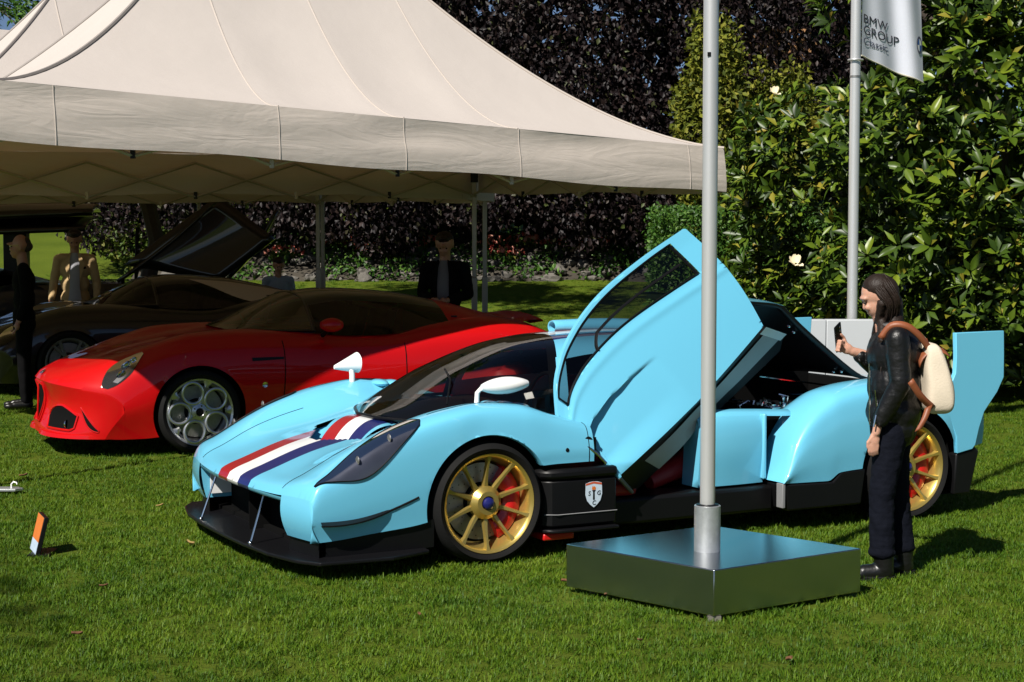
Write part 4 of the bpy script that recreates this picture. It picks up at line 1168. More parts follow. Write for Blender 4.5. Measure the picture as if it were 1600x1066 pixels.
q = MB(); q.prism([(-.006, -.030), (.006, -.030), (.005, .012), (.012, .022), (-.012, .022), (-.005, .012)], lambda a, b2, h: (cx+a, cv+h, cz+b2), (-.003, -.0034)); q.build('crest_torch', M['black'], crest, smooth=False)
q = MB(); q.prism([(-.010, .024), (.010, .024), (.013, .034), (.004, .046), (.0, .038), (-.006, .048), (-.012, .034)], lambda a, b2, h: (cx+a, cv+h, cz+b2), (-.003, -.0034)); q.build('crest_flame', pmat('crest_flame', (.65, .16, .02), .5), crest, smooth=False)
for ch, ax, bz in (('S', -.029, .005), ('G', .030, .005), ('C', .0, -.047)):
    text_part('crest_letter', ch, .034, M['black'], crest, Matrix.Translation((cx+ax, cv-.0036, cz+bz)) @ Matrix.Rotation(R(90), 4, 'X'), .15)
q = MB(); q.lathe([(.001, -.008), (.010, -.007), (.014, 0)], 16, 'y', c=(.462, -.978, .545)); q.build('fender_fastener', M['black'], bcar)
# ---- body behind the door
q = MB(); rows = []
jam = Surf([(1.42, [(.30, .72), (.50, .71), (.70, .68), (.80, .64), (.83, .48), (.81, .25)]), (1.62, [(.30, .76), (.50, .74), (.70, .69), (.81, .65), (.84, .48), (.82, .25)]), (2.05, [(.30, .72), (.50, .70), (.70, .67), (.80, .63), (.80, .48), (.78, .25)]), (2.3, [(.30, .70), (.50, .68), (.62, .65), (.66, .62), (.66, .48), (.66, .25)])])
for u in np.linspace(1.42, 2.3, 26): rows.append([(u, -jam(u, p)[0], jam(u, p)[1]) for p in np.linspace(2.25, 3.0, 8)])
q.grid(rows); q.grid([[(u, -jam(u, p)[0], jam(u, p)[1]) for p in np.linspace(3, 5, 18)] for u in np.linspace(1.42, 1.88, 14)]); q.grid([[(1.42+.0*p, -jam(1.42, p)[0]*f, jam(1.42, p)[1]) for p in np.linspace(2.25, 5, 12)] for f in (1, .9, .8)])
q.build('door_jamb', M['blue'], bcar, sharp=35); q.flipped().build('door_jamb', M['blue'], bcar, sharp=35)
q = MB(); q.box((1.86, -.838, .27), (1.885, -.79, .655)); q.build('jamb_trim', M['blue'], bcar, bevel=.01)
q = MB(); q.box((1.46, -.85, .50), (1.50, -.836, .56)); q.build('door_latch', M['black'], bcar, bevel=.003)
q = MB(); q.lathe([(.001, -.85), (.014, -.85), (.018, -.836)], 12, 'y', c=(1.47, 0, .44)); q.build('latch_pin', M['black'], bcar)
q = MB(); q.box((1.90, -.70, .25), (2.25, -.60, .62)); q.build('side_intake', M['blackmatte'], bcar)
# rear fenders
RW = [.46, .55, .69, .84, .955, .990, .996, .985]; RZ = [.58, .70, .785, .80, .757, .63, .45, .28]
def rtop(u): return float(pchip([1.89, 1.92, 1.99, 2.127, 2.31, 2.53, 2.85, 3.1, 3.3, 3.46], [.27, .33, .49, .655, .755, .795, .81, .765, .72, .65], [u])[0])
rst = []
for u in (1.89, 1.92, 1.99, 2.06, 2.127, 2.22, 2.31, 2.53, 2.7, 2.85, 3.0, 3.1, 3.3, 3.46):
    k = (rtop(u)-.265)/(.805-.265); zb = float(np.interp(u, [1.9, 2.26, 2.32, 2.6, 3.2, 3.46], [.262, .255, .31, .315, .355, .40]))
    ww = [w if i > 3 else w+(.93-w)*max(0, (2.1-u)/.4)*.6 for i, w in enumerate(RW)]
    tp_ = 1-.05*bump01((u-3.0)/.5)
    rst.append((u, [(w*tp_, zb+(z-.28)*k*(.80-zb+.02)/.52) for w, z in zip(ww, RZ)]))
RS = Surf(rst)
mb = MB(); ruv = np.concatenate([np.linspace(1.89, 2.1, 16), np.linspace(2.12, 3.46, 70)])
rows = [[(u, -RS(u, p)[0], RS(u, p)[1]) for p in np.linspace(0, 7, 64)] for u in ruv]
mb.grid(rows); cut_circle(mb, WB, .29, .372, .5)
mb.grid([[(r[0]+d, r[1]*f, r[2]*(1-.0)) for r in rows[0]] for d, f in ((0, 1), (.015, .985), (.10, .97))])
rf = mb.build('rear_fender', M['blue'], bcar, clean=.0015, sharp=40); mb.flipped().build('rear_fender', M['blue'], bcar, clean=.0015, sharp=40)
q = MB(); q.prism([(1.90, .258), (2.255, .250), (2.318, .305), (2.50, .312), (2.47, .10), (1.93, .10)], lambda a, b2, h: (a, h, b2), (-.985, -.70)); q.build('rear_rocker', M['black'], bcar, bevel=.012)
q = MB(); q.box((1.885, -.992, .12), (1.905, -.93, .262)); q.build('rocker_edge', M['grey'], bcar, bevel=.004)
# rear end plates and wing
for sgn in (-1, 1):
    ep = [(3.205, 1.095), (3.598, 1.098), (3.594, .95), (3.588, .81), (3.545, .72), (3.44, .60), (3.39, .50), (3.36, .40), (3.335, .375), (3.215, .355), (3.205, .46), (3.15, .58), (3.05, .68), (3.09, .72), (3.15, .775), (3.19, .85), (3.203, .95)]
    q = MB(); outline = ep
    def epv(u, z): return -.985+.05*bump01((u-3.35)/.25)*(1-bump01((z-.5)/.35)) + .02*bump01((z-.8)/.3)
    n = len(ep)
    q.prism(ep, lambda a, b2, h: (a, sgn*(-epv(a, b2)-(.0 if h == 0 else .032)), b2), (0, 1))
    o = q.build('wing_end_plate', M['blue'], bcar, smooth=True, sharp=30, bevel=.004)
    q = MB(); q.prism([(3.215, .352), (3.335, .372), (3.36, .395), (3.40, .36), (3.33, .10), (3.20, .10)], lambda a, b2, h: (a, sgn*h, b2), (.90, .975)); q.build('rear_bumper_end', M['black'], bcar, bevel=.01)
q = MB(); q.box((3.30, -.9, .10), (3.36, .9, .62)); q.build('rear_panel', M['black'], bcar, bevel=.02)
# engine bay and raised cover
q = MB(); q.box((2.05, -.56, .30), (3.25, .56, .33)); q.box((2.05, -.57, .3), (2.09, .57, .66)); q.box((3.2, -.57, .3), (3.25, .57, .74)); q.box((1.56, .46, .3), (3.2, .50, .80)); q.box((1.56, -.50, .3), (3.2, -.47, .60)); q.box((1.6, -.5, .58), (2.05, .5, .60)); q.build('engine_tray', M['blackmatte'], bcar)
eng = MB(); eng.box((2.25, -.28, .33), (2.95, .28, .50)); eng_o = eng.build('engine_block', M['dark'], bcar, bevel=.03)
for sv in (-.2, .2):
    q = MB(); q.tube([(2.3, sv, .53), (2.9, sv, .53)], .07, 14); q.build('cam_cover', M['carbon'], eng_o)
    for k in range(4):
        q = MB(); u = 2.36+.16*k; q.tube([(u, sv*.6, .54), (u, sv*.2, .60), (u, -sv*.3, .59)], .026, 10); q.build('intake_runner', M['carbon'], eng_o)
q = MB(); q.tube([(2.2, -.46, .40), (2.2, -.46, .66)], .028, 14); q.build('damper', M['chrome'], eng_o)
q = MB(); q.tube([(2.2+.055*math.cos(a), -.46+.055*math.sin(a), .645) for a in np.linspace(0, 6.28, 20)[:-1]], .008, 6, closed=True); q.build('damper_ring', M['chrome'], eng_o)
for (u, v, z, r_) in ((2.32, -.42, .64, .022), (2.40, -.46, .62, .018), (2.46, -.40, .65, .02), (2.36, -.36, .68, .016)):
    q = MB(); q.lathe([(.001, r_), (r_*.6, r_), (r_, 0), (r_*.6, -r_*1.5)], 12, 'z', c=(u, v, z)); q.build('fitting', M['chrome'], eng_o)
r5 = random.Random(3)
for k in range(16):
    u, v, z, r_ = r5.uniform(1.92, 2.6), r5.uniform(-.46, -.20), r5.uniform(.60, .68), r5.uniform(.008, .018)
    q = MB(); q.tube([(u, v, z-.05), (u+r5.uniform(-.02, .02), v, z), (u+r5.uniform(-.06, .06), v+r5.uniform(-.03, .05), z+r5.uniform(-.01, .03))], r_*.6, 8); q.build('pipe_fitting', M['chrome' if k % 2 else 'steel'], eng_o)
for (u, v, z) in ((2.5, -.44, .62), (2.56, -.46, .63)):
    q = MB(); q.box((u, v, z-.02), (u+.04, v+.05, z+.015)); q.build('red_coupling', M['caliper'], eng_o, bevel=.005)
q = MB(); q.tube([(2.15, -.40, .83), (2.75, -.30, .74)], .006, 6); q.build('gas_strut', M['chrome'], bcar)
cp = crom([(1.86, 1.335), (2.13, 1.31), (2.20, 1.275), (2.30, 1.19), (2.48, 1.055), (2.70, .90), (2.82, .845), (3.05, .80)], 3)
def cov(t, v, off):
    u, z = cp[t]; k = v/.60
    return (u-off*.55+.0*k, v, z-.03*abs(k)**3-off*.8)
q = MB(); vs = np.linspace(-.60, .60, 21)
def cm(i, j): return not (1 <= i <= 3 and (3 <= j <= 8 or 11 <= j <= 16))
q.grid([[cov(t, v, 0) for v in vs] for t in range(len(cp))], mask=cm)
cv_ = q.build('engine_cover', M['blue'], bcar, sharp=0)
q = MB(); q.grid([[cov(t, v, .028) for v in vs] for t in range(len(cp))], mask=cm); q.grid([[cov(t, v_, o_) for o_ in (.003, .028)] for t in range(len(cp)) for v_ in (-.60,)])
q.build('engine_cover_lining', M['carbon'], cv_, sharp=0)
for t, v in ((9, -.52), (10, -.50), (15, -.53), (16, -.4)):
    q = MB(); c = Vector(cov(t, v, .04)); q.ball(c, .012, 8, 6); q.build('cover_fastener', M['chrome'], cv_)
# ---- raised door
C0 = lambda t: (float(pchip([0, .10, .22, .36, .52, .76, 1], [.407, .396, .425, .50, .651, .934, 1.217], [t])[0]), float(pchip([0, .10, .22, .36, .52, .76, 1], [.729, .88, 1.03, 1.18, 1.356, 1.561, 1.725], [t])[0]))
C1 = lambda t: (.790+(1.735-.790)*t+.0*t, .375+(1.176-.375)*t-.03*math.sin(math.pi*t))
def dv(s, t):
    base = -.975-.07*(s)*.3
    conv = -.012*math.sin(math.pi*min(1, max(0, (s-.1)/.9)))
    sc = .44+.22*t
    rec = .058*max(0, 1-t/.52)**.8*bump01((s-sc)/.018)*(1-.5*bump01((s-.8)/.2))
    ridge = -.005*math.exp(-((s-(.20+.24*t))/.03)**2)
    return base+conv+rec+ridge
def lean(z): return .40*max(0, z-.45)      # the raised door leans in over the roof
def dpt(s, t, off=0):
    a, b2 = C0(t), C1(t)
    # the leading edge is bent, the rear edge bulges
    u = a[0]+(b2[0]-a[0])*s; z = a[1]+(b2[1]-a[1])*s
    bow = math.sin(math.pi*s)
    u += bow*(.0*(1-t)+.03*t**3); z += bow*(.045*(1-t)**4+.028*t**3)
    dd = lean(z)
    return (u+dd*(u+3.95)/7.7, dv(s, t)+off+dd, z+dd*(z-1.7)/7.7)
def sw(t): return .15+.22*t
dg_ = MB()
def patch(mb, s0, s1, t0, t1, ns, nt_, off=0):
    rows = []
    for b2 in np.linspace(0, 1, nt_):
        tt = t0+(t1-t0)*b2; a0 = s0(tt) if callable(s0) else s0; a1 = s1(tt) if callable(s1) else s1
        rows.append([dpt(a0+(a1-a0)*x, tt, off) for x in np.linspace(0, 1, ns)])
    mb.grid(rows)
patch(dg_, 0, .025, .06, .90, 3, 40); patch(dg_, 0, sw, 0, .06, 12, 6); patch(dg_, 0, sw, .90, 1, 12, 6); patch(dg_, sw, 1, 0, 1, 60, 70)
# returned edges all round give the shell its thickness
for e0 in ([dpt(0, t) for t in np.linspace(0, 1, 40)], [dpt(s, 1) for s in np.linspace(0, 1, 24)], [dpt(s, 0) for s in np.linspace(0, 1, 40)], [dpt(sw(t), t) for t in np.linspace(.06, .9, 40)], [dpt(.025, t) for t in np.linspace(.06, .9, 40)]):
    dg_.grid([[p, (p[0], p[1]+.03, p[2])] for p in e0])
door = dg_.build('raised_door', M['blue'], bcar, clean=.001, sharp=50)
tag(door, 'blue door swung upward with its window and grey sill')
q = MB(); patch(q, .025, sw, .06, .90, 12, 40, .012); q.build('door_window', M['glass'], door, sharp=0)
q = MB(); loop = [dpt(.034, t, .004) for t in np.linspace(.07, .89, 30)]+[dpt(s, .89, .004) for s in np.linspace(.06, sw(.89)-.01, 8)]+[dpt(sw(t)-.010, t, .004) for t in np.linspace(.89, .07, 30)]
q.tube(loop, .011, 6, closed=True, sq=.6); q.build('window_seal', M['black'], door)
def inn(t): return .045+(sw(t)-.045)*.52
lp = [dpt(inn(t), t, .002) for t in np.linspace(.86, .42, 18)]+[dpt(inn(.42)+(sw(.36)-inn(.42))*k, .42-.05*math.sin(math.pi/2*k), .002) for k in np.linspace(.15, 1, 8)]
q = MB(); q.tube(lp, .012, 6, sq=.6); q.build('sliding_window_frame', M['black'], door)
D1 = lambda t: (float(pchip([0, .13, .32, .47, .70, 1], [.985, 1.135, 1.330, 1.475, 1.712, 2.01], [t])[0]), float(pchip([0, .13, .32, .47, .70, 1], [.255, .370, .522, .683, .872, 1.118], [t])[0]))
E1 = lambda t: (1.06+(2.07-1.06)*t, .235+(1.005-.235)*t)
def lp3(a, av, b2, bv, x):
    u, v, z = (a[0]+(b2[0]-a[0])*x, av+(bv-av)*x, a[1]+(b2[1]-a[1])*x); dd = lean(z)
    return (u+dd*(u+3.95)/7.7, v+dd, z+dd*(z-1.7)/7.7)
def sill(t0, t1, x0, x1, nm, mat, off=0):
    q = MB(); q.grid([[(lambda p: (p[0]+.3*off, p[1]-1.6*off, p[2]-.3*off))(lp3(C1(t), dv(1, t), D1(t), -.82, x)) for x in np.linspace(x0, x1, 6)] for t in np.linspace(t0, t1, 40)])
    o = q.build(nm, mat, door, sharp=30); return o
sill(0, 1, 0, 1, 'sill_base', M['black']); sill(.14, .955, .22, .97, 'sill_plate', pmat('sill_grey', (.36, .36, .365), .45, var=.08, bump=.06, bscale=300), .006); sill(.955, 1.0, .05, 1.05, 'sill_end_cap', M['white'], .008)
q = MB(); q.tube([lp3(C1(t), dv(1, t), D1(t), -.82, .80) for t in np.linspace(.15, .95, 30)], .005, 6); q.build('sill_bead', M['chrome'], door)
q = MB(); q.tube([(lambda p: (p[0]+.006, p[1]-.006, p[2]))(dpt(s, 0)) for s in np.linspace(.40, 1.0, 20)], [.006+.008*x for x in np.linspace(0, 1, 20)], 6); q.build('door_edge_trim', M['blue'], door)
q = MB(); p1 = dpt(1, 0); q.tube([(p1[0], p1[1]-.006, p1[2]), (.965, -.83, .262)], .012, 6); q.build('door_foot', M['grey'], door)
q = MB(); q.grid([[lp3(D1(t), -.82, E1(t), -.70, x) for x in np.linspace(0, 1, 5)] for t in np.linspace(0, 1, 30)]); q.grid([[lp3(E1(t), -.70, C0(min(1, t*1.0)), -.93, x) for x in np.linspace(0, .62, 5)] for t in np.linspace(0, 1, 30)]); q.build('door_lining', M['dark'], door, sharp=30)
q = MB(); q.grid([[lp3(D1(t), -.80, E1(t), -.695, x) for x in (.78, 1.0)] for t in np.linspace(.45, 1, 20)]); q.build('door_inner_edge', M['blue'], door)
q = MB(); q.lathe([(.001, -.97), (.028, -.97), (.035, -.94)], 18, 'y', c=(.60, 0, .58)); q.box((.555, -.95, .485), (.66, -.88, .60)); q.build('door_hinge', M['black'], bcar)
q = MB(); q.tube([(.57, -.965, .57), (.64, -.985, .52), (.70, -.99, .46)], .008, 6); q.build('door_strut', M['chrome'], bcar)
# wheels
for u, v in ((0, -.845), (0, .845), (WB, -.845), (WB, .845)):
    make_wheel(bcar, (u, v, .29), -1 if v < 0 else 1, .32, .262, .27, M['gold'], 'gold')
# wheel wells
for u in (0, WB):
    for sgn in (-1, 1):
        q = MB(); q.grid([[(u+math.cos(a)*.385, sgn*w, .29+math.sin(a)*.385) for w in (.58, .90)] for a in np.linspace(-.2, math.pi+.2, 20)]); q.grid([[(u+math.cos(a)*r_, sgn*.58, .29+math.sin(a)*r_) for r_ in (0.0, .385)] for a in np.linspace(-.2, math.pi+.2, 20)]); q.build('wheel_well', M['blackmatte'], bcar)
# wiper and screen sticker
q = MB(); q.tube([(.0, -.46, .765), (.10, -.30, .885), (.18, -.06, .925)], .006, 5); q.build('wiper', M['black'], bcar)
q = MB(); c = [cpt(.40+a, 3.55+b2, -1, -.004) for a, b2 in ((0, 0), (.05, 0), (.05, .35), (0, .35))]; q.add(c, [(0, 1, 2, 3)]); q.build('windscreen_sticker', M['white'], ws_)
# ================================================================ red coupe and the dark cars under the tents
M['red'] = carpaint('red_paint', (0.46, 0.0025, 0.004), rough=.5, coat=.6, coatr=.015, spec=.1)
M['blackpaint'] = carpaint('black_paint', (0.006, 0.006, 0.007), rough=.3, coat=1.0, coatr=.02)
M['greypaint'] = carpaint('dark_blue_grey_paint', (0.02, 0.024, 0.035), rough=.3, coat=1.0, coatr=.03, metal=.3)
WR = [0, .30, .55, .72, .84, .91, .93, .88]
red_st = [(u, list(zip(WR, z))) for u, z in [
 (-1.10, [.535, .53, .52, .505, .49, .45, .32, .12]),
 (-1.085, [.56, .557, .545, .53, .512, .465, .325, .12]),
 (-1.03, [.600, .597, .588, .575, .55, .50, .335, .115]),
 (-.9, [.655, .652, .655, .65, .62, .56, .36, .11]),
 (-.6, [.735, .735, .745, .745, .70, .63, .40, .11]),
 (-.3, [.805, .805, .83, .828, .775, .69, .45, .12]),
 (0, [.862, .862, .905, .897, .83, .73, .5, .16]),
 (.4, [.905, .905, .928, .91, .84, .73, .5, .17]),
 (.8, [.915, .915, .922, .90, .83, .72, .5, .17]),
 (1.5, [.86, .86, .87, .862, .815, .715, .5, .17]),
 (2.0, [.93, .93, .945, .93, .87, .76, .53, .17]),
 (2.5, [.99, .99, .995, .97, .90, .78, .54, .2]),
 (2.9, [.955, .955, .945, .915, .85, .75, .53, .26]),
 (3.12, [.88, .88, .865, .835, .78, .70, .52, .32])]]
cab_st = [(u, list(zip(w, z))) for u, w, z in [
 (.36, [0, .14, .28, .40, .47, .50], [.915, .915, .914, .912, .908, .90]),
 (.50, [0, .18, .35, .49, .57, .61], [.99, .985, .97, .95, .93, .90]),
 (.75, [0, .21, .40, .55, .65, .70], [1.115, 1.105, 1.07, 1.01, .95, .89]),
 (.98, [0, .22, .42, .56, .68, .75], [1.205, 1.195, 1.16, 1.08, .975, .88]),
 (1.3, [0, .22, .42, .56, .69, .78], [1.235, 1.228, 1.195, 1.115, .985, .855]),
 (1.8, [0, .21, .40, .54, .68, .78], [1.205, 1.198, 1.165, 1.09, .975, .865]),
 (2.2, [0, .19, .36, .50, .62, .72], [1.14, 1.132, 1.10, 1.045, .98, .92]),
 (2.55, [0, .17, .33, .45, .55, .62], [1.055, 1.05, 1.035, 1.01, .99, .96]),
 (2.85, [0, .15, .28, .38, .46, .52], [.965, .963, .96, .955, .95, .94])]]
RBODY = Surf(red_st); RCAB = Surf(cab_st)
def rplan(u, w): return u + .60*(1-math.sqrt(1-min(.985, (w/.94)**2.5)))*(1-bump01((u+1.10)/.95))
def fz(p): return RBODY(-1.10, p)
FP = np.linspace(0, 6, 121); FW = [RBODY(-1.10, q)[0] for q in FP]; FZ = [RBODY(-1.10, q)[1] for q in FP]
def front_pt(w, h, out=0.0):
    """front face below the bonnet lip: w across, h 0 top .. 1 bottom"""
    zt = float(np.interp(w, FW, FZ))
    z = zt+(.115-zt)*h
    k6 = 1-min(1, w/.93)**5
    u = rplan(-1.10, w) + k6*(.05*math.sin(math.pi*min(1, h*1.15))*(1 if w > .2 else .3+.7*(w/.2)**2) - .02*h**3) - out
    return u, w*(1-.058*max(0, h-.05)*(w/.93)**4), z
def coupe(name, label, loc, rz, paint, wheelstyle, wheelmat, detailed, sc=1.0, group=None, reflection=None):
    car = thing(name, label, 'car', loc, rz, group)
    car.scale = (sc, sc, sc)
    nu, npv = (110, 71) if detailed else (60, 43)
    mb = MB(); us = np.linspace(-1.10, 3.12, nu); ps = np.linspace(0, 7, npv)
    rows = [[(rplan(u, RBODY(u, p)[0]), -RBODY(u, p)[0], RBODY(u, p)[1]) for p in ps] for u in us]
    def keep(i, j):
        u = .5*(us[i]+us[i+1]); w = -.5*(rows[i][j][1]+rows[i+1][j+1][1])
        return not (.42 < u < 2.6 and w < RCAB(u, 5)[0]-.05)
    mb.grid(rows, mask=keep)
    for uc in (0, 2.64): cut_circle(mb, uc, .30, .368, .5)
    # front face, left whole under the grille, intake and slit
    wsx = [RBODY(-1.10, p)[0] for p in np.linspace(0, 6, 61)]; hs = np.linspace(0, 1, 25)
    mb.grid([[(lambda q: (q[0], -q[1], q[2]))(front_pt(w, h)) for h in hs] for w in wsx])
    # tail closing panel
    mb.grid([[(3.12+.05*math.sin(math.pi*k), -RBODY(3.12, p)[0], RBODY(3.12, p)[1]+(.32-RBODY(3.12, p)[1])*k) for p in ps] for k in (0, .3, .6, 1)])
    mb.mirror()
    body = mb.build('body', paint, car, clean=.0015, sharp=42)
    # openings in the nose: flat black patches paint the shade inside, edged by a lip
    def opening(nm, up, lo, w0, w1, lip):
        for sg in (-1, 1):
            q = MB(); q.grid([[(lambda a: (a[0], sg*a[1], a[2]))(front_pt(w, up(x)+(lo(x)-up(x))*k, .004)) for k in np.linspace(0, 1, 7)] for x, w in zip(np.linspace(0, 1, 26), np.linspace(w0, w1, 26))])
            o = q.build(nm, M['blackmatte'], car, clean=-1, sharp=0)
            lp4 = [(lambda a: (a[0], sg*a[1], a[2]))(front_pt(w0+(w1-w0)*x, up(x), .003)) for x in np.linspace(0, 1, 24)]+[(lambda a: (a[0], sg*a[1], a[2]))(front_pt(w0+(w1-w0)*x, lo(x), .003)) for x in np.linspace(1, 0, 24)]
            q = MB(); q.tube(lp4, lip, 6, closed=True); q.build('lip', paint, o)
    if detailed:
        opening('lower_intake', lambda x: .66-.26*math.sin(math.pi*min(1, .06+.62*x**.7))**.8+.30*max(0, x-.55)**1.1, lambda x: .66+.19*min(1, x*6)*(1 if x < .93 else 1-(x-.93)*4), .28, .70, .010)
        opening('side_slit', lambda x: .38+.44*x, lambda x: .38+.44*x+.13*math.sin(math.pi*min(1, .03+.94*x))**.6, .72, .86, .005)
        opening('grille', lambda x: .06+.03*x, lambda x: .80-.62*x**1.6, 0, .165, .008)
    # cabin
    q = MB()
    for sg in (-1, 1): q.grid([[(u, sg*RCAB(u, p)[0], RCAB(u, p)[1]) for p in np.linspace(0, 4.9, 26)] for u in np.linspace(.36, .99, 20)])
    scr = q.build('windscreen', M['screen'] if detailed else M['glass'], car, clean=.001, sharp=0)
    q = MB()
    for sg in (-1, 1): q.tube([(u, sg*RCAB(u, 4.7)[0], RCAB(u, 4.7)[1]+.004) for u in np.linspace(.38, .99, 14)], .022, 6, sq=.6)
    for p0 in (0,): q.tube([(.985, sg*RCAB(.985, p)[0], RCAB(.985, p)[1]+.002) for sg, p in [(-1, x) for x in np.linspace(4.8, .2, 12)]+[(1, x) for x in np.linspace(.2, 4.8, 12)]], .018, 6, sq=.6)
    q.build('pillar', M['blackpaint'], car)
    q = MB()
    for sg in (-1, 1): q.grid([[(u, sg*RCAB(u, p)[0], RCAB(u, p)[1]) for p in np.linspace(0, 2.75, 16)] for u in np.linspace(.99, 2.2, 26)])
    q.build('roof', M['blackpaint'], car, clean=.001, sharp=0)
    for sg in (-1, 1):
        q = MB(); ue_ = lambda p: 2.2 if reflection is None else 1.42+.28*(p-2.3)
        p0_ = 2.75 if reflection is None else 2.2
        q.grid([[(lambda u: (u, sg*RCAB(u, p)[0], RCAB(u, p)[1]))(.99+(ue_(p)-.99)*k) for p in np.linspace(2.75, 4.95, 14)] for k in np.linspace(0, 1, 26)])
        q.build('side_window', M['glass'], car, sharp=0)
        if reflection is not None:
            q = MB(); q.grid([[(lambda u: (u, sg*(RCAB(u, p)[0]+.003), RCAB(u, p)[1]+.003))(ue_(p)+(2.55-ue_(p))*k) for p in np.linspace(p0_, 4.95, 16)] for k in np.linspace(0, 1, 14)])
            q.build('side_glass_reflection', reflection, car, sharp=0)  # cream paint over the side glass imitates the tent mirrored in it
    q = MB()
    for sg in (-1, 1): q.grid([[(u, sg*RCAB(u, p)[0], RCAB(u, p)[1]) for p in np.linspace(0, 5, 26)] for u in np.linspace(2.2, 2.85, 16)])
    q.build('rear_deck', paint, car, clean=.001, sharp=0)
    # interior
    q = MB(); q.box((.45, -.68, .25), (2.3, .68, .30)); q.box((2.25, -.6, .3), (2.3, .6, 1.0)); q.grid([[(u, v, z) for v in np.linspace(-.62, .62, 6)] for u, z in ((.40, .86), (.7, .90), (.85, .89), (.9, .7))]); q.build('cabin_tub', M['dark'], car)
    for sv in (-.36, .36):
        q = MB(); q.grid([[(u-.05*abs(x)**3, sv+.24*x, z) for x in np.linspace(-1, 1, 9)] for u, z in ((1.2, .48), (1.5, .45), (1.65, .6), (1.75, .85), (1.80, 1.04))]); o = q.build('seat', M['dark'], car, sharp=0); md = o.modifiers.new('thick', 'SOLIDIFY'); md.thickness = .08
    q = MB(); q.box((-.8, -.8, .10), (3.0, .8, .14)); q.build('floor_pan', M['blackmatte'], car)
    for u in (0, 2.64):
        for sg in (-1, 1):
            make_wheel(car, (u, sg*.80, .30 if detailed else .32), sg, .33 if detailed else .35, .264, .24, wheelmat, wheelstyle)
            q = MB(); q.grid([[(u+math.cos(a)*.39, sg*w, .30+math.sin(a)*.39) for w in (.52, .86)] for a in np.linspace(-.2, math.pi+.2, 18)]); q.grid([[(u+math.cos(a)*r_, sg*.52, .30+math.sin(a)*r_) for r_ in (0., .39)] for a in np.linspace(-.2, math.pi+.2, 18)]); q.build('wheel_well', M['blackmatte'], car)
    # headlamps on the fender fronts
    for sg in (-1, 1):
        def hp(t, s, out):
            us_ = -1.075+.60*t; wdt = math.sin(math.pi*min(1, .04+.93*t**.8))**.7
            p = 4.35-.95*t+s*.60*wdt
            w, z = RBODY(us_, p); return (rplan(us_, w)-.35*out, sg*(w+.55*out), z+.8*out)
        q = MB(); q.grid([[hp(t, s, .009) for s in np.linspace(-1, 1, 11)] for t in np.linspace(0, 1, 22)]); hl_ = q.build('headlamp', M['lampglass' if detailed else 'glass'], car, sharp=0, clean=-1)
        q = MB(); q.grid([[hp(t, s, .003) for s in np.linspace(-1, 1, 11)] for t in np.linspace(0, 1, 22)]); q.build('headlamp_bowl', M['dark'], hl_, sharp=0, clean=-1)
        if detailed:
            for t, s, r_ in ((.30, .3, .038), (.56, -.1, .040), (.76, .0, .030)):
                q = MB(); q.lathe([(.001, .004), (r_*.45, .004), (r_*.6, .0), (r_, .006), (r_*1.1, .0)], 20, 'z'); o = q.build('lamp', M['chrome'], hl_); o.location = hp(t, s, .006); o.rotation_euler = (R(-35*sg*-1) if False else R(35*sg*-1*-1), R(-35), 0)
            q = MB(); q.grid([[hp(t, s, .005) for s in (.25, .85)] for t in np.linspace(.12, .5, 8)]); q.build('lamp_reflector', M['chrome'], hl_, sharp=0)
    if not detailed: return car
    # near mirrors, door shut line, vent, badge
    for sg in (-1, 1):
        q = MB(); rows = []
        for t in np.linspace(0, 1, 12):
            r = math.sin(math.pi*min(1, .10+.78*t))**.6
            rows.append([(.98+.17*t, sg*(.96+.085*r*math.cos(a)), .965+.058*r*math.sin(a)) for a in np.linspace(0, 2*math.pi, 19)])
        q.grid(rows); q.add(rows[0][:-1], [tuple(range(18))]); q.add(rows[-1][:-1], [tuple(range(18))]); mo = q.build('mirror', paint, car)
        q = MB(); q.tube([(1.04, sg*.80, .875), (1.05, sg*.88, .91), (1.05, sg*.95, .95)], [.022, .018, .016], 8); q.build('mirror_arm', M['black'], mo)
        def side(u, z, out=.003):
            p = min(np.linspace(2.5, 7, 120), key=lambda k: abs(RBODY(u, k)[1]-z)); w = RBODY(u, p)[0]; return (u, sg*(w+out), z)
        q = MB(); q.tube([side(.66+.03*math.sin(3*(z-.2)), z, .0005) for z in np.linspace(.84, .2, 22)], .004, 5); q.tube([side(1.72, z, .0005) for z in np.linspace(.80, .2, 18)], .004, 5); q.build('door_gap', M['blackmatte'], car)
        q = MB(); q.grid([[side(u, .70+.018*dz-.0*u, .004) for dz in (1, -.6-(u-.42)*-2)] for u in np.linspace(.42, .68, 10)]); q.build('fender_vent', M['black'], car)
        q = MB(); c = side(.52, .50, .004); q.lathe([(.001, -.004*sg*-1*-1), (.022, 0)], 16, 'y', c=c); q.build('fender_badge', M['chrome'], car)
    # nose badge, grille bars, fog lamps
    u, w, z = -1.065, 0, .588
    q = MB(); q.lathe([(.001, .006), (.022, .006), (.028, 0)], 20, 'z'); o = q.build('nose_badge', M['chrome'], car); o.location = (u, 0, z); o.rotation_euler = (0, R(-32), 0)
    for k in range(4):
        h = .18+.15*k; q = MB(); hw = .15*(1-.7*h**2); f0 = front_pt(0, h); q.tube([(f0[0]+.02, -hw, f0[2]), (f0[0]+.01, 0, f0[2]), (f0[0]+.02, hw, f0[2])], .005, 6); q.build('grille_bar', M['steel'], car)
    gl = []
    for h in np.linspace(.05, .80, 14): gl.append((lambda a: (a[0]-.004, -a[1], a[2]))(front_pt(.165*(1-.75*h**2.2), h)))
    for h in np.linspace(.80, .05, 14): gl.append((lambda a: (a[0]-.004, a[1], a[2]))(front_pt(.165*(1-.75*h**2.2), h)))
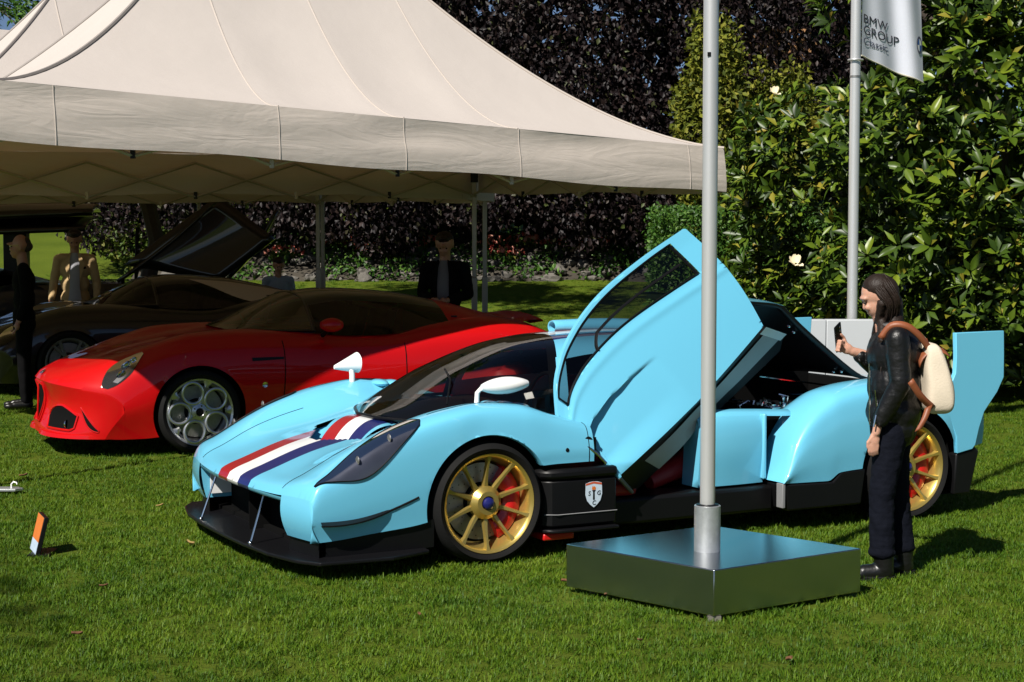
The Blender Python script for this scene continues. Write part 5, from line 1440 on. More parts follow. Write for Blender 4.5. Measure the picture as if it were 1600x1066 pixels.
    q = MB(); q.tube(gl, .010, 6, closed=True); q.build('grille_surround', paint, car)
    for sg in (-1, 1):
        f = front_pt(.60, .74); q = MB(); q.lathe([(.001, -.012), (.02, -.008), (.03, 0), (.036, .012)], 18, 'x'); o = q.build('fog_lamp', M['chrome'], car); o.location = (f[0]-.004, sg*f[1], f[2]); o.rotation_euler = (0, 0, sg*-R(-35))
        tw = [(w, math.sin(math.pi*k)**.5) for w, k in zip(np.linspace(.12, .86, 22), np.linspace(.02, .98, 22))]; f = [front_pt(w, .93, .035*k-.01) for w, k in tw]; f2 = [front_pt(w, 1.0, .045*k-.01) for w, k in tw]
        q = MB(); q.grid([[(a[0]+.06, sg*a[1], a[2]+.02), (a[0], sg*a[1], a[2]), (b2[0], sg*b2[1], b2[2]), (b2[0]+.08, sg*b2[1], b2[2]-.01)] for a, b2 in zip(f, f2)]); q.build('chin_blade', paint, car)
    q = MB()
    rows = []
    for v in np.linspace(-.62, .62, 21): rows.append([(2.86+.0*a, v, .955-.03*(v/.62)**2), (2.98, v, .985-.035*(v/.62)**2), (3.10, v, 1.0-.05*(v/.62)**2), (3.11, v, .985-.05*(v/.62)**2), (2.98, v, .955-.035*(v/.62)**2)])
    q.grid(rows); q.build('tail_spoiler', paint, car)
    q = MB(); q.tube([(.42, -.45, .925), (.55, -.2, .965), (.58, .1, 1.03)], .007, 5); q.build('wiper', M['black'], car)
    q = MB(); q.ball((.86, 0, 1.12), (.02, .07, .025)); q.build('rear_view_mirror', M['black'], scr)
    return car
coupe('red_sports_car', 'glossy red coupe with silver looped wheels parked beside the blue track car', (-2.8164, 13.8234, 0), R(24), M['red'], 'loops', M['silver'], True)
coupe('black_sports_car', 'low black coupe with a cream painted tent reflection on its side glass standing directly behind the red car under the tent', (-5.1, 18.6, 0), R(24), M['blackpaint'], 'five', M['silver'], False, sc=1.0, reflection=pmat('cream_tent_reflection', (.52, .42, .30), .35, coat=.4))
coupe('dark_saloon', 'dark blue grey car cut off by the left edge behind the bald man', (-8.9, 21.4, .03), R(30), M['greypaint'], 'five', M['silver'], False, sc=1.05)

# dark car with its panels raised, behind the man in the tan jacket
dk = thing('open_dark_car', 'black car with raised lids and doors standing under the rear tent', 'car', (-5.6, 22.9, gz(-5.6, 22.9)), R(10))
q = MB(); rows = []
for u, zt, hw in ((-1.9, .62, .6), (-1.7, .82, .82), (-1.0, .92, .9), (-.4, .95, .92), (.6, .95, .92), (1.5, .92, .9), (2.0, .80, .8), (2.1, .6, .6)):
    rows.append([(u, -hw, .25), (u, -hw*1.02, zt*.7), (u, -hw*.9, zt), (u, 0, zt+.04), (u, hw*.9, zt), (u, hw*1.02, zt*.7), (u, hw, .25)])
q.grid(rows); q.build('body', M['blackpaint'], dk)
def panel(nm, pts_, th, mat):
    q = MB(); a, b2, c, d = [Vector(p) for p in pts_]; n = (b2-a).cross(d-a).normalized()*th; rows = []
    for i in range(9):
        s_ = i/8; rows.append([tuple((a.lerp(b2, s_)).lerp(d.lerp(c, s_), j/8)+n*1.6*math.sin(math.pi*j/8)*math.sin(math.pi*(.2+.6*s_))) for j in range(9)])
    q.grid(rows); o = q.build(nm, mat, dk, sharp=0); md = o.modifiers.new('thick', 'SOLIDIFY'); md.thickness = th; return o
panel('raised_lid', [(.2, -.85, 1.0), (.25, .8, 1.05), (1.75, .75, 2.05), (1.55, -.85, 2.12)], .05, M['blackpaint'])
panel('raised_lid', [(.3, -.85, 1.2), (1.55, -.85, 2.12), (2.3, -.9, 1.55), (1.55, -.9, .98)], .04, M['blackpaint'])
panel('raised_screen', [(1.65, -.6, .95), (1.7, .6, .98), (2.45, .55, 1.95), (2.35, -.6, 1.92)], .05, M['blackpaint'])
panel('gullwing_door', [(-2.4, -.9, 1.82), (-.1, -.9, 1.92), (-.05, .2, 1.98), (-2.3, .2, 1.9)], .07, M['blackpaint'])
panel('gullwing_door', [(-2.2, -.85, 1.62), (-.2, -.85, 1.7), (-.1, .4, 1.86), (-2.3, .3, 1.8)], .06, M['blackpaint'])
q = MB(); q.box((-1.3, -.35, .9), (-1.0, .1, 1.85)); q.build('door_pillar', M['black'], dk, bevel=.02)
for v in (-.3, .1):
    q = MB()
    q.tube([(.42, v, .9), (.45, v, 1.7)], .018, 6); q.build('support_post', M['black'], dk)
for k in range(6):
    q = MB(); z = .98+.11*k; q.tube([(.43, -.3, z), (.45, .1, z+.11)], .008, 5); q.build('support_brace', M['black'], dk)
for u in (-1.2, 1.3):
    for sg in (-1, 1): make_wheel(dk, (u, sg*.82, .33), sg, .34, .24, .22, M['silver'], 'five')
# ================================================================ people
def blob(name, prims, voxel, mat, parent, smooth=6, disp=0.0, dscale=.05):
    """tapered capsules and ellipsoids fused into one continuous skin"""
    mb = MB()
    for p in prims:
        if p[0] == 'c':
            _, a, ra, b2, rb = p; a, b2 = Vector(a), Vector(b2); n = max(3, int((b2-a).length/(min(ra, rb)*.5))+1)
            n = min(n, 14)
            for i in range(n+1):
                t = i/n; mb.ball(a.lerp(b2, t), ra+(rb-ra)*t, 14, 10)
        else:
            _, c, r = p[:3]; rot = p[3] if len(p) > 3 else (0, 0, 0)
            from mathutils import Euler
            mb.ball(c, r, 20, 14, M=Euler([R(x) for x in rot]).to_matrix())
    me = mb.mesh(name, -1); o = bpy.data.objects.new(name, me); COL.objects.link(o)
    m = o.modifiers.new('r', 'REMESH'); m.mode = 'VOXEL'; m.voxel_size = voxel
    m = o.modifiers.new('s', 'SMOOTH'); m.factor = .5; m.iterations = smooth
    if disp:
        tx = bpy.data.textures.new(name, 'CLOUDS'); tx.noise_scale = dscale; tx.noise_depth = 1
        m = o.modifiers.new('d', 'DISPLACE'); m.texture = tx; m.strength = disp; m.mid_level = .5
    dg = bpy.context.evaluated_depsgraph_get(); me2 = bpy.data.meshes.new_from_object(o.evaluated_get(dg))
    bpy.data.objects.remove(o); bpy.data.meshes.remove(me)
    return link_mesh(name, me2, mat, parent, sharp=0)

def skinmat(name, col):
    m = pmat(name, col, .5, var=.12, vscale=30)
    b = m.node_tree.nodes['Principled BSDF']; b.inputs['Subsurface Weight'].default_value = .15; b.inputs['Subsurface Radius'].default_value = (.01, .004, .002); b.inputs['Subsurface Scale'].default_value = .3
    return m
M['skin'] = skinmat('skin', (.50, .27, .19)); M['skin2'] = skinmat('skin_tan', (.36, .18, .115))
M['hair'] = pmat('dark_hair', (.016, .009, .006), .55, spec=.3, var=.4, vscale=60, bump=.3, bscale=120)
M['leather'] = pmat('black_leather', (.0045, .0045, .005), .42, spec=.4, var=.3, bump=.6, bscale=22)
M['denim'] = pmat('navy_denim', (.0035, .0045, .009), .9, spec=.12, var=.35, vscale=25, bump=.3, bscale=70)
M['boot'] = pmat('black_boot', (.006, .006, .006), .35, bump=.15, bscale=60)
M['canvas'] = pmat('cream_canvas', (.58, .50, .39), .85, var=.08, bump=.2, bscale=120)
M['strap'] = pmat('brown_leather', (.22, .065, .025), .5, var=.2)
M['tan'] = pmat('tan_cloth', (.42, .29, .14), .85, var=.1, bump=.15, bscale=90)
M['shirt'] = pmat('pale_shirt', (.30, .30, .33), .8, var=.1)
M['blackcloth'] = pmat('black_cloth', (.003, .003, .0035), .9, spec=.1, var=.3)
M['bluecloth'] = pmat('blue_grey_cloth', (.22, .28, .36), .85, var=.15)
M['eye'] = pmat('eye', (.02, .015, .012), .2)

def finger(mb, pts, r):
    mb.append(('c', pts[0], r, pts[1], r*.95)); mb.append(('c', pts[1], r*.95, pts[2], r*.8))

def head_prims(c, f, hgt=.225, turn=(0, 0)):
    """c = head centre, f = facing unit vector (xy plane, tilted by z)"""
    f = Vector(f).normalized(); s = Vector((0, 0, 1)).cross(f).normalized(); u = f.cross(s).normalized()
    c = Vector(c); k = hgt/.225
    P = lambda a, b2, d: tuple(c+f*a*k+s*b2*k+u*d*k)
    pr = [('e', P(-.012, 0, .028), (.092*k, .076*k, .090*k)), ('e', P(.022, 0, -.02), (.062*k, .062*k, .082*k)), ('e', P(.048, 0, -.085), (.030*k, .034*k, .026*k)),
          ('c', P(.076, 0, .012), .010*k, P(.090, 0, -.020), .0115*k), ('e', P(.072, .026, -.022), (.022*k, .022*k, .02*k)), ('e', P(.072, -.026, -.022), (.022*k, .022*k, .02*k)),
          ('e', P(.077, 0, -.055), (.014*k, .024*k, .008*k)), ('e', P(.074, 0, -.066), (.014*k, .021*k, .008*k)), ('e', P(.070, 0, .032), (.022*k, .055*k, .016*k)),
          ('e', P(-.008, .076, -.008), (.018*k, .010*k, .030*k)), ('e', P(-.008, -.076, -.008), (.018*k, .010*k, .030*k))]
    eyes = [P(.079, .031, .008), P(.079, -.031, .008)]
    return pr, eyes, P

# ---- woman with the phone (drawn at 1.68 m, set to her size in the photo)
wo = thing('person', 'woman in black leather jacket photographing the blue car with a phone', 'person', (1.885, 8.30, GZ), R(0)); wo.scale = (.9, .9, .905)
# facing -x, camera looks along +y : her left side is nearest
hc = (-.062, .02, 1.555)
fdir = Vector((-1, .06, -.48))
hp_, eyes, HP = head_prims(hc, fdir, .222)
skin_pr = hp_ + [('c', (-.02, .02, 1.36), .050, (-.05, .02, 1.48), .048)]
# right hand (far) raised with the phone
wr = Vector((-.185, .10, 1.255)); pc = Vector((-.245, .085, 1.285))
skin_pr += [('c', (-.12, .12, 1.235), .030, tuple(wr), .026), ('e', tuple(wr.lerp(pc, .55)), (.044, .020, .032), (0, 25, 0))]
for k in range(4):
    b0 = pc+Vector((.004-.004*k, -.012, .026-.018*k)); skin_pr += [('c', tuple(b0), .0095, tuple(b0+Vector((-.03, -.022, .006))), .0088), ('c', tuple(b0+Vector((-.03, -.022, .006))), .0088, tuple(b0+Vector((-.018, -.042, .006))), .0078)]
skin_pr += [('c', tuple(wr.lerp(pc, .4)), .012, tuple(pc+Vector((.012, .01, .046))), .0105), ('c', tuple(pc+Vector((.012, .01, .046))), .0105, tuple(pc+Vector((-.008, -.006, .066))), .009)]
# left hand hanging
lw = Vector((-.098, -.155, .83)); lp_ = lw+Vector((-.012, .005, -.055))
skin_pr += [('c', (-.088, -.155, .88), .026, tuple(lw), .024), ('e', tuple(lw.lerp(lp_, .7)), (.030, .016, .044))]
for k in range(4):
    b0 = lp_+Vector((-.022+.015*k, -.003, -.018)); d = .034-.004*abs(k-1)
    skin_pr += [('c', tuple(b0), .0092, tuple(b0+Vector((-.004, .004, -d))), .0085), ('c', tuple(b0+Vector((-.004, .004, -d))), .0085, tuple(b0+Vector((.004, .016, -d-.022))), .0075)]
skin_pr += [('c', tuple(lw+Vector((-.02, -.002, -.02))), .011, tuple(lw+Vector((-.046, .0, -.055))), .0095), ('c', tuple(lw+Vector((-.046, .0, -.055))), .0095, tuple(lw+Vector((-.046, .004, -.082))), .008)]
skin_pr += [('c', (-.02, .02, 1.38), .05, (.02, 0, .95), .06), ('c', (.0, .0, 1.32), .04, (.0, -.165, 1.33), .03), ('c', (.0, -.165, 1.33), .03, (.012, -.185, 1.10), .026), ('c', (.012, -.185, 1.10), .026, (-.088, -.155, .88), .024),
            ('c', (.0, .0, 1.32), .04, (.0, .165, 1.33), .03), ('c', (.0, .165, 1.33), .03, (-.02, .185, 1.14), .026), ('c', (-.02, .185, 1.14), .026, (-.12, .12, 1.235), .026)]
body = blob('body', skin_pr, .006, M['skin'], wo, 3)
for e in eyes:
    q = MB(); q.ball(e, (.009, .009, .006), 10, 8); q.build('eye', M['eye'], body)
    q = MB(); q.tube([tuple(Vector(e)+Vector((-.004, dy, .022))) for dy in (-.016, 0, .016)], .004, 5); q.build('eyebrow', M['hair'], body)
q = MB(); q.ball(HP(.080, 0, -.060), (.007, .013, .005), 10, 6); q.build('lips', pmat('lips', (.35, .11, .09), .5), body)
hr = [('e', HP(-.030, 0, .050), (.092, .086, .080)), ('e', HP(-.062, 0, -.01), (.060, .080, .10)), ('e', HP(-.045, -.052, -.02), (.045, .028, .10)), ('e', HP(-.045, .052, -.02), (.045, .028, .10)), ('c', HP(.035, -.045, .075), .022, HP(-.01, -.078, -.02), .018),
      ('c', HP(-.02, -.066, -.04), .034, (-.055, -.085, 1.33), .030), ('c', (-.055, -.085, 1.33), .030, (-.085, -.10, 1.19), .014), ('c', HP(-.07, -.02, -.06), .055, (.03, -.03, 1.33), .05),
      ('c', HP(-.0, .07, -.03), .03, (-.07, .10, 1.28), .02)]
hr = [h_ for i_, h_ in enumerate(hr) if i_ not in (6,)]
hair_o = blob('hair', hr, .007, M['hair'], wo, 3, .004, .02)
hs_ = MB(); r3 = random.Random(5)
for k in range(230):
    ang = r3.uniform(.15, 2.95); sd_ = -1 if k % 4 else 1
    st_ = Vector(HP(.055*math.cos(ang)-.035, sd_*.030*r3.random(), .128-.02*abs(math.cos(ang))))
    md_ = Vector(HP(.050*math.cos(ang)-.045, sd_*(.088+r3.uniform(-.004, .006)), .03+r3.uniform(-.02, .02)))
    m2_ = Vector(HP(.040*math.cos(ang)-.050, sd_*(.085+r3.uniform(-.006, .008)), -.07))
    en_ = Vector((-.055+.075*(1-math.cos(ang))*.5+r3.uniform(-.02, .02), sd_*(.098+r3.uniform(-.01, .03)), r3.uniform(1.12, 1.30)))
    pts_ = crom([st_, md_, m2_, m2_.lerp(en_, .5)+Vector((r3.uniform(-.01, .01), sd_*.012, 0)), en_], 4)
    hs_.tube([tuple(p) for p in pts_], [.0042]*(len(pts_)-3)+[.0035, .0025, .001], 4, cap=False)
hso = hs_.build('hair_strands', M['hair'], wo, clean=-1, sharp=0); hso['kind'] = 'stuff'
jk = [('c', (.0, -.13, 1.345), .062, (.0, .14, 1.345), .062), ('e', (.03, 0, 1.25), (.155, .172, .155)), ('e', (.03, 0, 1.08), (.148, .165, .165)), ('e', (.03, 0, .93), (.152, .168, .145)), ('c', (.03, -.03, .84), .125, (.03, .03, .84), .125),
      ('e', (.05, 0, 1.38), (.06, .085, .045)), ('c', (.005, -.17, 1.34), .070, (.02, -.195, 1.10), .060), ('c', (.02, -.195, 1.10), .060, (-.075, -.168, .905), .046),
      ('c', (.0, .17, 1.34), .060, (-.02, .185, 1.14), .052), ('c', (-.02, .185, 1.14), .052, (-.135, .115, 1.225), .040), ('c', (-.05, -.03, 1.40), .022, (.05, -.08, 1.42), .022), ('c', (-.06, -.05, 1.33), .02, (-.105, -.03, 1.2), .016)]
jacket = blob('jacket', jk, .0075, M['leather'], wo, 3, .010, .07)
for x0, z0, x1, z1, y in ((-.115, 1.20, -.108, .86, -.05), (-.095, 1.06, -.085, .97, -.118), (-.105, .93, -.118, .865, -.198)):
    q = MB(); q.tube([(x0-.004, y, z0), (x1-.004, y, z1)], .005, 5); q.build('zip', M['chrome'], jacket)
tr_ = [('e', (.02, 0, .83), (.12, .15, .10))]
for (y, hx, kx, ax) in ((-.075, .0, -.045, -.040), (.08, .05, .075, .105)):
    tr_ += [('c', (hx, y, .82), .096, (kx, y, .46), .070), ('c', (kx, y, .46), .070, (ax, y, .17), .072), ('e', (ax, y, .155), (.078, .072, .04))]
blob('trousers', tr_, .0085, M['denim'], wo, 3, .014, .06)
for (y, ax) in ((-.075, -.040), (.08, .105)):
    b_ = blob('boot', [('c', (ax+.01, y, .17), .060, (ax+.012, y, .07), .055), ('c', (ax+.02, y, .05), .050, (ax-.10, y, .042), .044), ('e', (ax-.12, y, .036), (.055, .046, .036))], .007, M['boot'], wo, 3)
    q = MB(); q.prism([(ax+.072*math.cos(t)-.045+(.09 if math.cos(t) > 0 else -.05)*abs(math.cos(t))*.6, y+.050*math.sin(t)) for t in np.linspace(0, 2*math.pi, 24)[:-1]], lambda a, b2, h: (a, b2, h), (.0, .026)); q.build('sole', M['rubber'], b_, bevel=.004)
# phone and backpack are things of their own
ph = thing('phone', 'black phone held up in the raised hand of the woman', 'phone', (1.885-.268*.9, 8.30+.085*.9-.012, GZ+1.335*.905), 0)
q = MB(); q.box((-.035, -.0045, -.072), (.035, .0045, .072)); bd = q.build('case', M['black'], ph, bevel=.004)
q = MB(); q.box((-.028, .0046, -.062), (.028, .0052, .062)); q.build('screen', pmat('phone_screen', (.03, .04, .06), .1), ph)
for dz in (.05, .03): 
    q = MB(); q.lathe([(.001, -.0065), (.006, -.0065), (.007, -.0045)], 12, 'y', c=(.02, 0, dz)); q.build('camera_lens', M['chrome'], bd)
ph.rotation_euler = (R(6), R(-24), R(52))
bk = thing('backpack', 'cream canvas backpack with brown leather straps on the back of the woman', 'backpack', (1.885+.178*.9, 8.30-.04, GZ+.945*.905), 0)
q = MB(); rows = []
for z_, x0_, x1_, hy, tw in ((-.02, .03, .10, .085, 0), (.0, .0, .135, .125, 0), (.04, -.005, .145, .138, .004), (.12, -.01, .138, .136, -.004), (.20, -.012, .118, .128, .005), (.28, -.012, .088, .115, -.003), (.32, -.008, .066, .10, 0), (.335, .01, .045, .07, 0)):
    row = []
    for a in np.linspace(0, 2*math.pi, 29):
        ca, sa = math.cos(a), math.sin(a); e_ = .45
        row.append(((x0_+x1_)/2+(x1_-x0_)/2*math.copysign(abs(ca)**e_, ca)+tw*math.sin(3*a), hy*math.copysign(abs(sa)**e_, sa)+tw*math.cos(4*a), z_+tw*math.sin(2*a+z_*30)))
    rows.append(row)
q.grid(rows); q.add(rows[0][:-1], [tuple(range(28))]); q.add(rows[-1][:-1], [tuple(range(28))]); o = q.build('bag', M['canvas'], bk, sharp=60)
md = o.modifiers.new('s', 'SUBSURF'); md.levels = 1; md.render_levels = 2
fl_ = MB(); rows = []
for t in np.linspace(0, 1, 10):
    a = -1.5+2.35*t; rows.append([(.035+.088*math.sin(a)+.012, y, .235+.085*math.cos(a)-(.02*(y/.09)**2)) for y in np.linspace(-.098, .098, 9)])
fl_.grid(rows); o = fl_.build('flap', M['strap'], bk, sharp=0); md = o.modifiers.new('t', 'SOLIDIFY'); md.thickness = .006
q = MB(); q.box((.118, -.018, .12), (.130, .018, .25)); q.build('buckle_strap', M['strap'], bk, bevel=.002)
q = MB(); q.tube([(.01, .03, .31), (.005, .02, .345), (.01, -.01, .35), (.02, -.03, .315)], .008, 6); q.build('handle', M['strap'], bk)
for sy in (-1, 1):
    q = MB(); pts_ = crom([(.01, .07, .30), (-.05, .10, .375), (-.12, .12, .425), (-.185, .12, .42)], 5) if sy > 0 else crom([(.02, -.075, .30), (-.045, -.110, .375), (-.115, -.125, .425), (-.185, -.115, .425), (-.235, -.10, .36)], 5)
    rows = []
    for i, p in enumerate(pts_):
        d = Vector(pts_[min(i+1, len(pts_)-1)]-pts_[max(i-1, 0)]).normalized(); n = Vector((0, -sy*.0-1, .35)); w = d.cross(n).normalized()*.016
        rows.append([tuple(Vector(p)-w), tuple(Vector(p)+w)])
    q.grid(rows); o = q.build('shoulder_strap', M['strap'], bk, sharp=0); md = o.modifiers.new('t', 'SOLIDIFY'); md.thickness = .007
q = MB(); rows = []
for p in crom([(.02, -.135, .02), (-.05, -.185, .08), (-.11, -.215, .16)], 5): rows.append([(p[0]-.012, p[1], p[2]-.012), (p[0]+.012, p[1], p[2]+.012)])
q.grid(rows); o = q.build('lower_strap', M['strap'], bk, sharp=0); md = o.modifiers.new('t', 'SOLIDIFY'); md.thickness = .007
q = MB(); rows = []
for p in crom([(-.005, -.150, .03), (-.03, -.17, -.03), (-.06, -.175, -.085)], 4): rows.append([(p[0]-.018, p[1], p[2]-.008), (p[0]+.018, p[1], p[2]+.008)])
q.grid(rows); o = q.build('strap_end', M['strap'], bk, sharp=0); md = o.modifiers.new('t', 'SOLIDIFY'); md.thickness = .006

# ---- men under the tents (facing given by an angle about z; local front is -y)
def man(label, loc, rz, hgt, skin, hair, coat, legs, arms, shirt=None, glasses=False, bald=False, lookdown=.1, open_coat=False, long=False):
    t = thing('person', label, 'person', loc, rz); k = hgt/1.78; t.scale = (k, k, k)
    hp2, ey, P = head_prims((0, -.03, 1.655), (0, -1, -lookdown), .235)
    sp = hp2 + [('c', (0, .0, 1.46), .056, (0, -.015, 1.57), .056)]
    la, ra = arms     # (elbow, wrist) for left (+x) and right (-x)
    for sgn, (el, wr2) in ((1, la), (-1, ra)):
        el, wr2 = Vector(el), Vector(wr2); d = (wr2-el).normalized()
        sp += [('c', tuple(wr2-d*.06), .030, tuple(wr2), .027), ('e', tuple(wr2+d*.045), (.036, .026, .044))]
        for f in range(4):
            b0 = wr2+d*.075+Vector((.016*(f-1.5), 0, 0)); sp += [('c', tuple(b0), .010, tuple(b0+d*.035+Vector((0, -.008, 0))), .009), ('c', tuple(b0+d*.035+Vector((0, -.008, 0))), .009, tuple(b0+d*.05+Vector((0, -.025, -.005))), .008)]
        sp += [('c', tuple(wr2+d*.02+Vector((-.02*sgn, -.015, 0))), .012, tuple(wr2+d*.055+Vector((-.042*sgn, -.03, 0))), .010)]
    sp += [('c', (0, .0, 1.48), .05, (0, 0, 1.0), .07)]
    for sgn, (el, wr2) in ((1, la), (-1, ra)): sp += [('c', (0, 0, 1.40), .05, (sgn*.19, 0, 1.42), .035), ('c', (sgn*.19, 0, 1.42), .035, el, .032), ('c', el, .032, wr2, .026)]
    bd2 = blob('body', sp, .009, skin, t, 2)
    for e in ey:
        q = MB(); q.ball(e, .009, 8, 6); q.build('eye', M['eye'], bd2)
    if not bald:
        blob('hair', [('e', P(-.03, 0, .048), (.093, .092, .080)), ('e', P(-.06, 0, -.01), (.05, .08, .07)), ('e', P(.03, 0, .088), (.05, .07, .03))], .009, hair, t, 2, .008, .03)
    else:
        blob('cropped_hair', [('e', P(-.05, 0, .0), (.066, .081, .060)), ('e', P(-.035, 0, .045), (.078, .078, .060))], .009, hair, t, 2)
    if glasses:
        q = MB()
        for s_ in (-1, 1):
            q.tube([P(.092, s_*(.030+.019*math.cos(a)), .010+.015*math.sin(a)) for a in np.linspace(0, 6.28, 15)[:-1]], .0022, 5, closed=True)
            q.tube([P(.090, s_*.05, .014), P(.04, s_*.082, .016), P(-.01, s_*.086, .014)], .0022, 5)
        q.build('glasses', M['chrome'], t)
    ck = [('c', (-.15, 0, 1.43), .065, (.15, 0, 1.43), .065), ('e', (0, .005, 1.30), (.185, .115, .17)), ('e', (0, .005, 1.12), (.172, .110, .16)), ('e', (0, .0, .95), (.178, .115, .13))]
    if long: ck += [('c', (-.06, 0, .86), .115, (.06, 0, .86), .115)]
    for sgn, (el, wr2) in ((1, la), (-1, ra)):
        ck += [('c', (sgn*.195, .0, 1.42), .066, el, .054), ('c', el, .054, tuple(Vector(el).lerp(Vector(wr2), .82)), .042)]
    c_ = blob('jacket', ck, .010, coat, t, 3, .016, .08)
    if shirt is not None:
        q = MB(); rows = []
        for z, w in ((1.50, .035), (1.42, .055), (1.25, .060), (1.10, .058), (.98, .07), (.86, .09)):
            zz = z; yf = -.128 if z < 1.4 else -.095+.03*(1.5-z)
            rows.append([(x, yf-.012*(1-(x/w)**2)-(.004 if 1 < z < 1.3 else 0), zz) for x in np.linspace(-w, w, 7)])
        q.grid(rows); q.build('shirt_front', shirt, t, sharp=0)
        for sgn in (-1, 1):
            q = MB(); q.grid([[(sgn*(.045+.02*a), -.10-.02*a, 1.50-.02*a), (sgn*(.115), -.128, 1.40), (sgn*.07, -.142, 1.20)] for a in (0, 1)]); q.grid([[(sgn*.04, -.105, 1.51), (sgn*.06, -.137, 1.36), (sgn*.062, -.146, 1.16)], [(sgn*.075, -.105, 1.49), (sgn*.120, -.128, 1.36), (sgn*.066, -.146, 1.15)]]); q.build('lapel', coat, t)
        q = MB(); q.grid([[(.085, -.125, 1.31), (.095, -.127, 1.325)], [(.115, -.122, 1.30), (.12, -.122, 1.33)], [(.145, -.112, 1.31), (.13, -.118, 1.335)]]); q.build('pocket_square', M['blackcloth'], t)
    lg = [('e', (0, 0, .90), (.165, .11, .10))]
    for sgn in (-1, 1): lg += [('c', (sgn*.09, 0, .88), .095, (sgn*.10, -.01, .48), .070), ('c', (sgn*.10, -.01, .48), .070, (sgn*.105, .01, .10), .062)]
    blob('trousers', lg, .012, legs, t, 3, .014, .09)
    for sgn in (-1, 1):
        s_ = blob('shoe', [('c', (sgn*.105, .03, .05), .046, (sgn*.115, -.11, .042), .040), ('e', (sgn*.12, -.16, .034), (.042, .06, .034))], .010, M['boot'], t, 2)
    return t
A_ = ((.24, .02, 1.14), (.22, -.06, .90)); B_ = ((-.24, .02, 1.14), (-.22, -.06, .90))
man('bald man in black clothes and glasses standing at the left edge', (-4.83, 16.45, GZ), R(-72), 1.72, M['skin2'], pmat('cropped_dark_hair', (.03, .018, .013), .7), M['blackcloth'], M['blackcloth'], (A_, B_), glasses=True, bald=True, lookdown=.05, long=True)
man('man in a tan jacket and pale shirt standing beside the black coupe', (-5.38, 20.5, gz(-5.38, 20.5)), R(12), 1.78, M['skin2'], M['hair'], M['tan'], M['blackcloth'], (((.255, .02, 1.14), (.26, -.06, .90)), ((-.255, .02, 1.14), (-.29, -.07, .90))), shirt=M['shirt'], lookdown=.55, long=True)
man('man in a dark open jacket and white shirt beside the tent leg', (-.66, 16.45, GZ), R(-8), 1.74, M['skin2'], M['hair'], M['blackcloth'], M['blackcloth'], (((.24, .0, 1.16), (.06, -.28, 1.10)), ((-.24, .0, 1.16), (-.06, -.28, 1.10))), shirt=pmat('shaded_shirt', (.12, .12, .13), .85), lookdown=.6)  # shade put into the shirt front by a darker base colour
man('person in blue grey sleeves bending low behind the red car', (-2.95, 21.0, gz(-2.95, 21.0)), R(20), 1.42, M['skin2'], M['hair'], M['bluecloth'], M['blackcloth'], (((.24, .0, 1.16), (.08, -.26, 1.0)), ((-.24, .0, 1.16), (-.08, -.26, 1.0))), lookdown=.5)
# ================================================================ flagpoles, base, panel, signs, fallen leaves
M['brushed'] = pmat('brushed_steel', (.46, .47, .48), .22, metal=1.0, var=.05, vscale=3)
_nt = M['brushed'].node_tree; _b = _nt.nodes['Principled BSDF']
_tc = N(_nt, 'ShaderNodeTexCoord'); _mp = N(_nt, 'ShaderNodeMapping'); _mp.inputs['Scale'].default_value = (3, 3, 160)
_no = N(_nt, 'ShaderNodeTexNoise', Scale=3.0, Detail=5.0); _nt.links.new(_tc.outputs['Object'], _mp.inputs[0]); _nt.links.new(_mp.outputs[0], _no.inputs['Vector'])
_bp = N(_nt, 'ShaderNodeBump', Strength=.08, Distance=.002); _nt.links.new(_no.outputs['Fac'], _bp.inputs['Height']); _nt.links.new(_bp.outputs['Normal'], _b.inputs['Normal'])
M['polealu'] = pmat('pole_aluminium', (.60, .60, .60), .36, metal=.55, var=.05, vscale=2)
M['galv'] = pmat('galvanised', (.55, .57, .58), .42, metal=.8, var=.35, vscale=25, bump=.1, bscale=60)
N0 = Vector((.900, 7.325, 0)); L0 = Vector((.262, 7.955, 0)); R0_ = Vector((1.660, 7.835, 0)); F0 = L0+R0_-N0
base = thing('pole_base', 'low square brushed steel base block carrying the front pole', 'base', (N0.x, N0.y, 0))
q = MB(); c4 = [p-N0 for p in (N0, R0_, F0, L0)]
q.prism([(p.x, p.y) for p in c4], lambda a, b2, h: (a, b2, h), (-.004, .205)); q.build('block', M['brushed'], base, bevel=.004)
cen = sum(c4, Vector())/4
for p in c4:
    i_ = p+(cen-p)*(.075 if p.length < .01 else .2); q = MB(); q.box((i_.x-.03, i_.y-.03, GZ), (i_.x+.03, i_.y+.03, -.006)); q.build('foot', M['alu'], base)
pp = Vector(((1108-800)/2600*7.78, 7.78, 0))
fp = thing('flagpole', 'tall round aluminium pole rising from the steel base in front', 'pole', (pp.x, pp.y, .205))
q = MB(); q.lathe([(.062, 0), (.062, .215), (.058, .218), (.054, .218), (.054, .02)], 40); q.build('sleeve', M['galv'], fp)
q = MB(); q.lathe([(.001, .01), (.0355, .01), (.0355, 6.8), (.001, 6.8)], 40); po = q.build('pole', M['polealu'], fp)
q = MB(); q.lathe([(.036, .205), (.053, .205), (.053, .222), (.036, .224)], 32); q.build('collar', M['black'], fp)
q = MB(); q.box((-.02, -.038, 2.31), (-.004, -.034, 2.33)); q.build('pole_mark', M['black'], po)
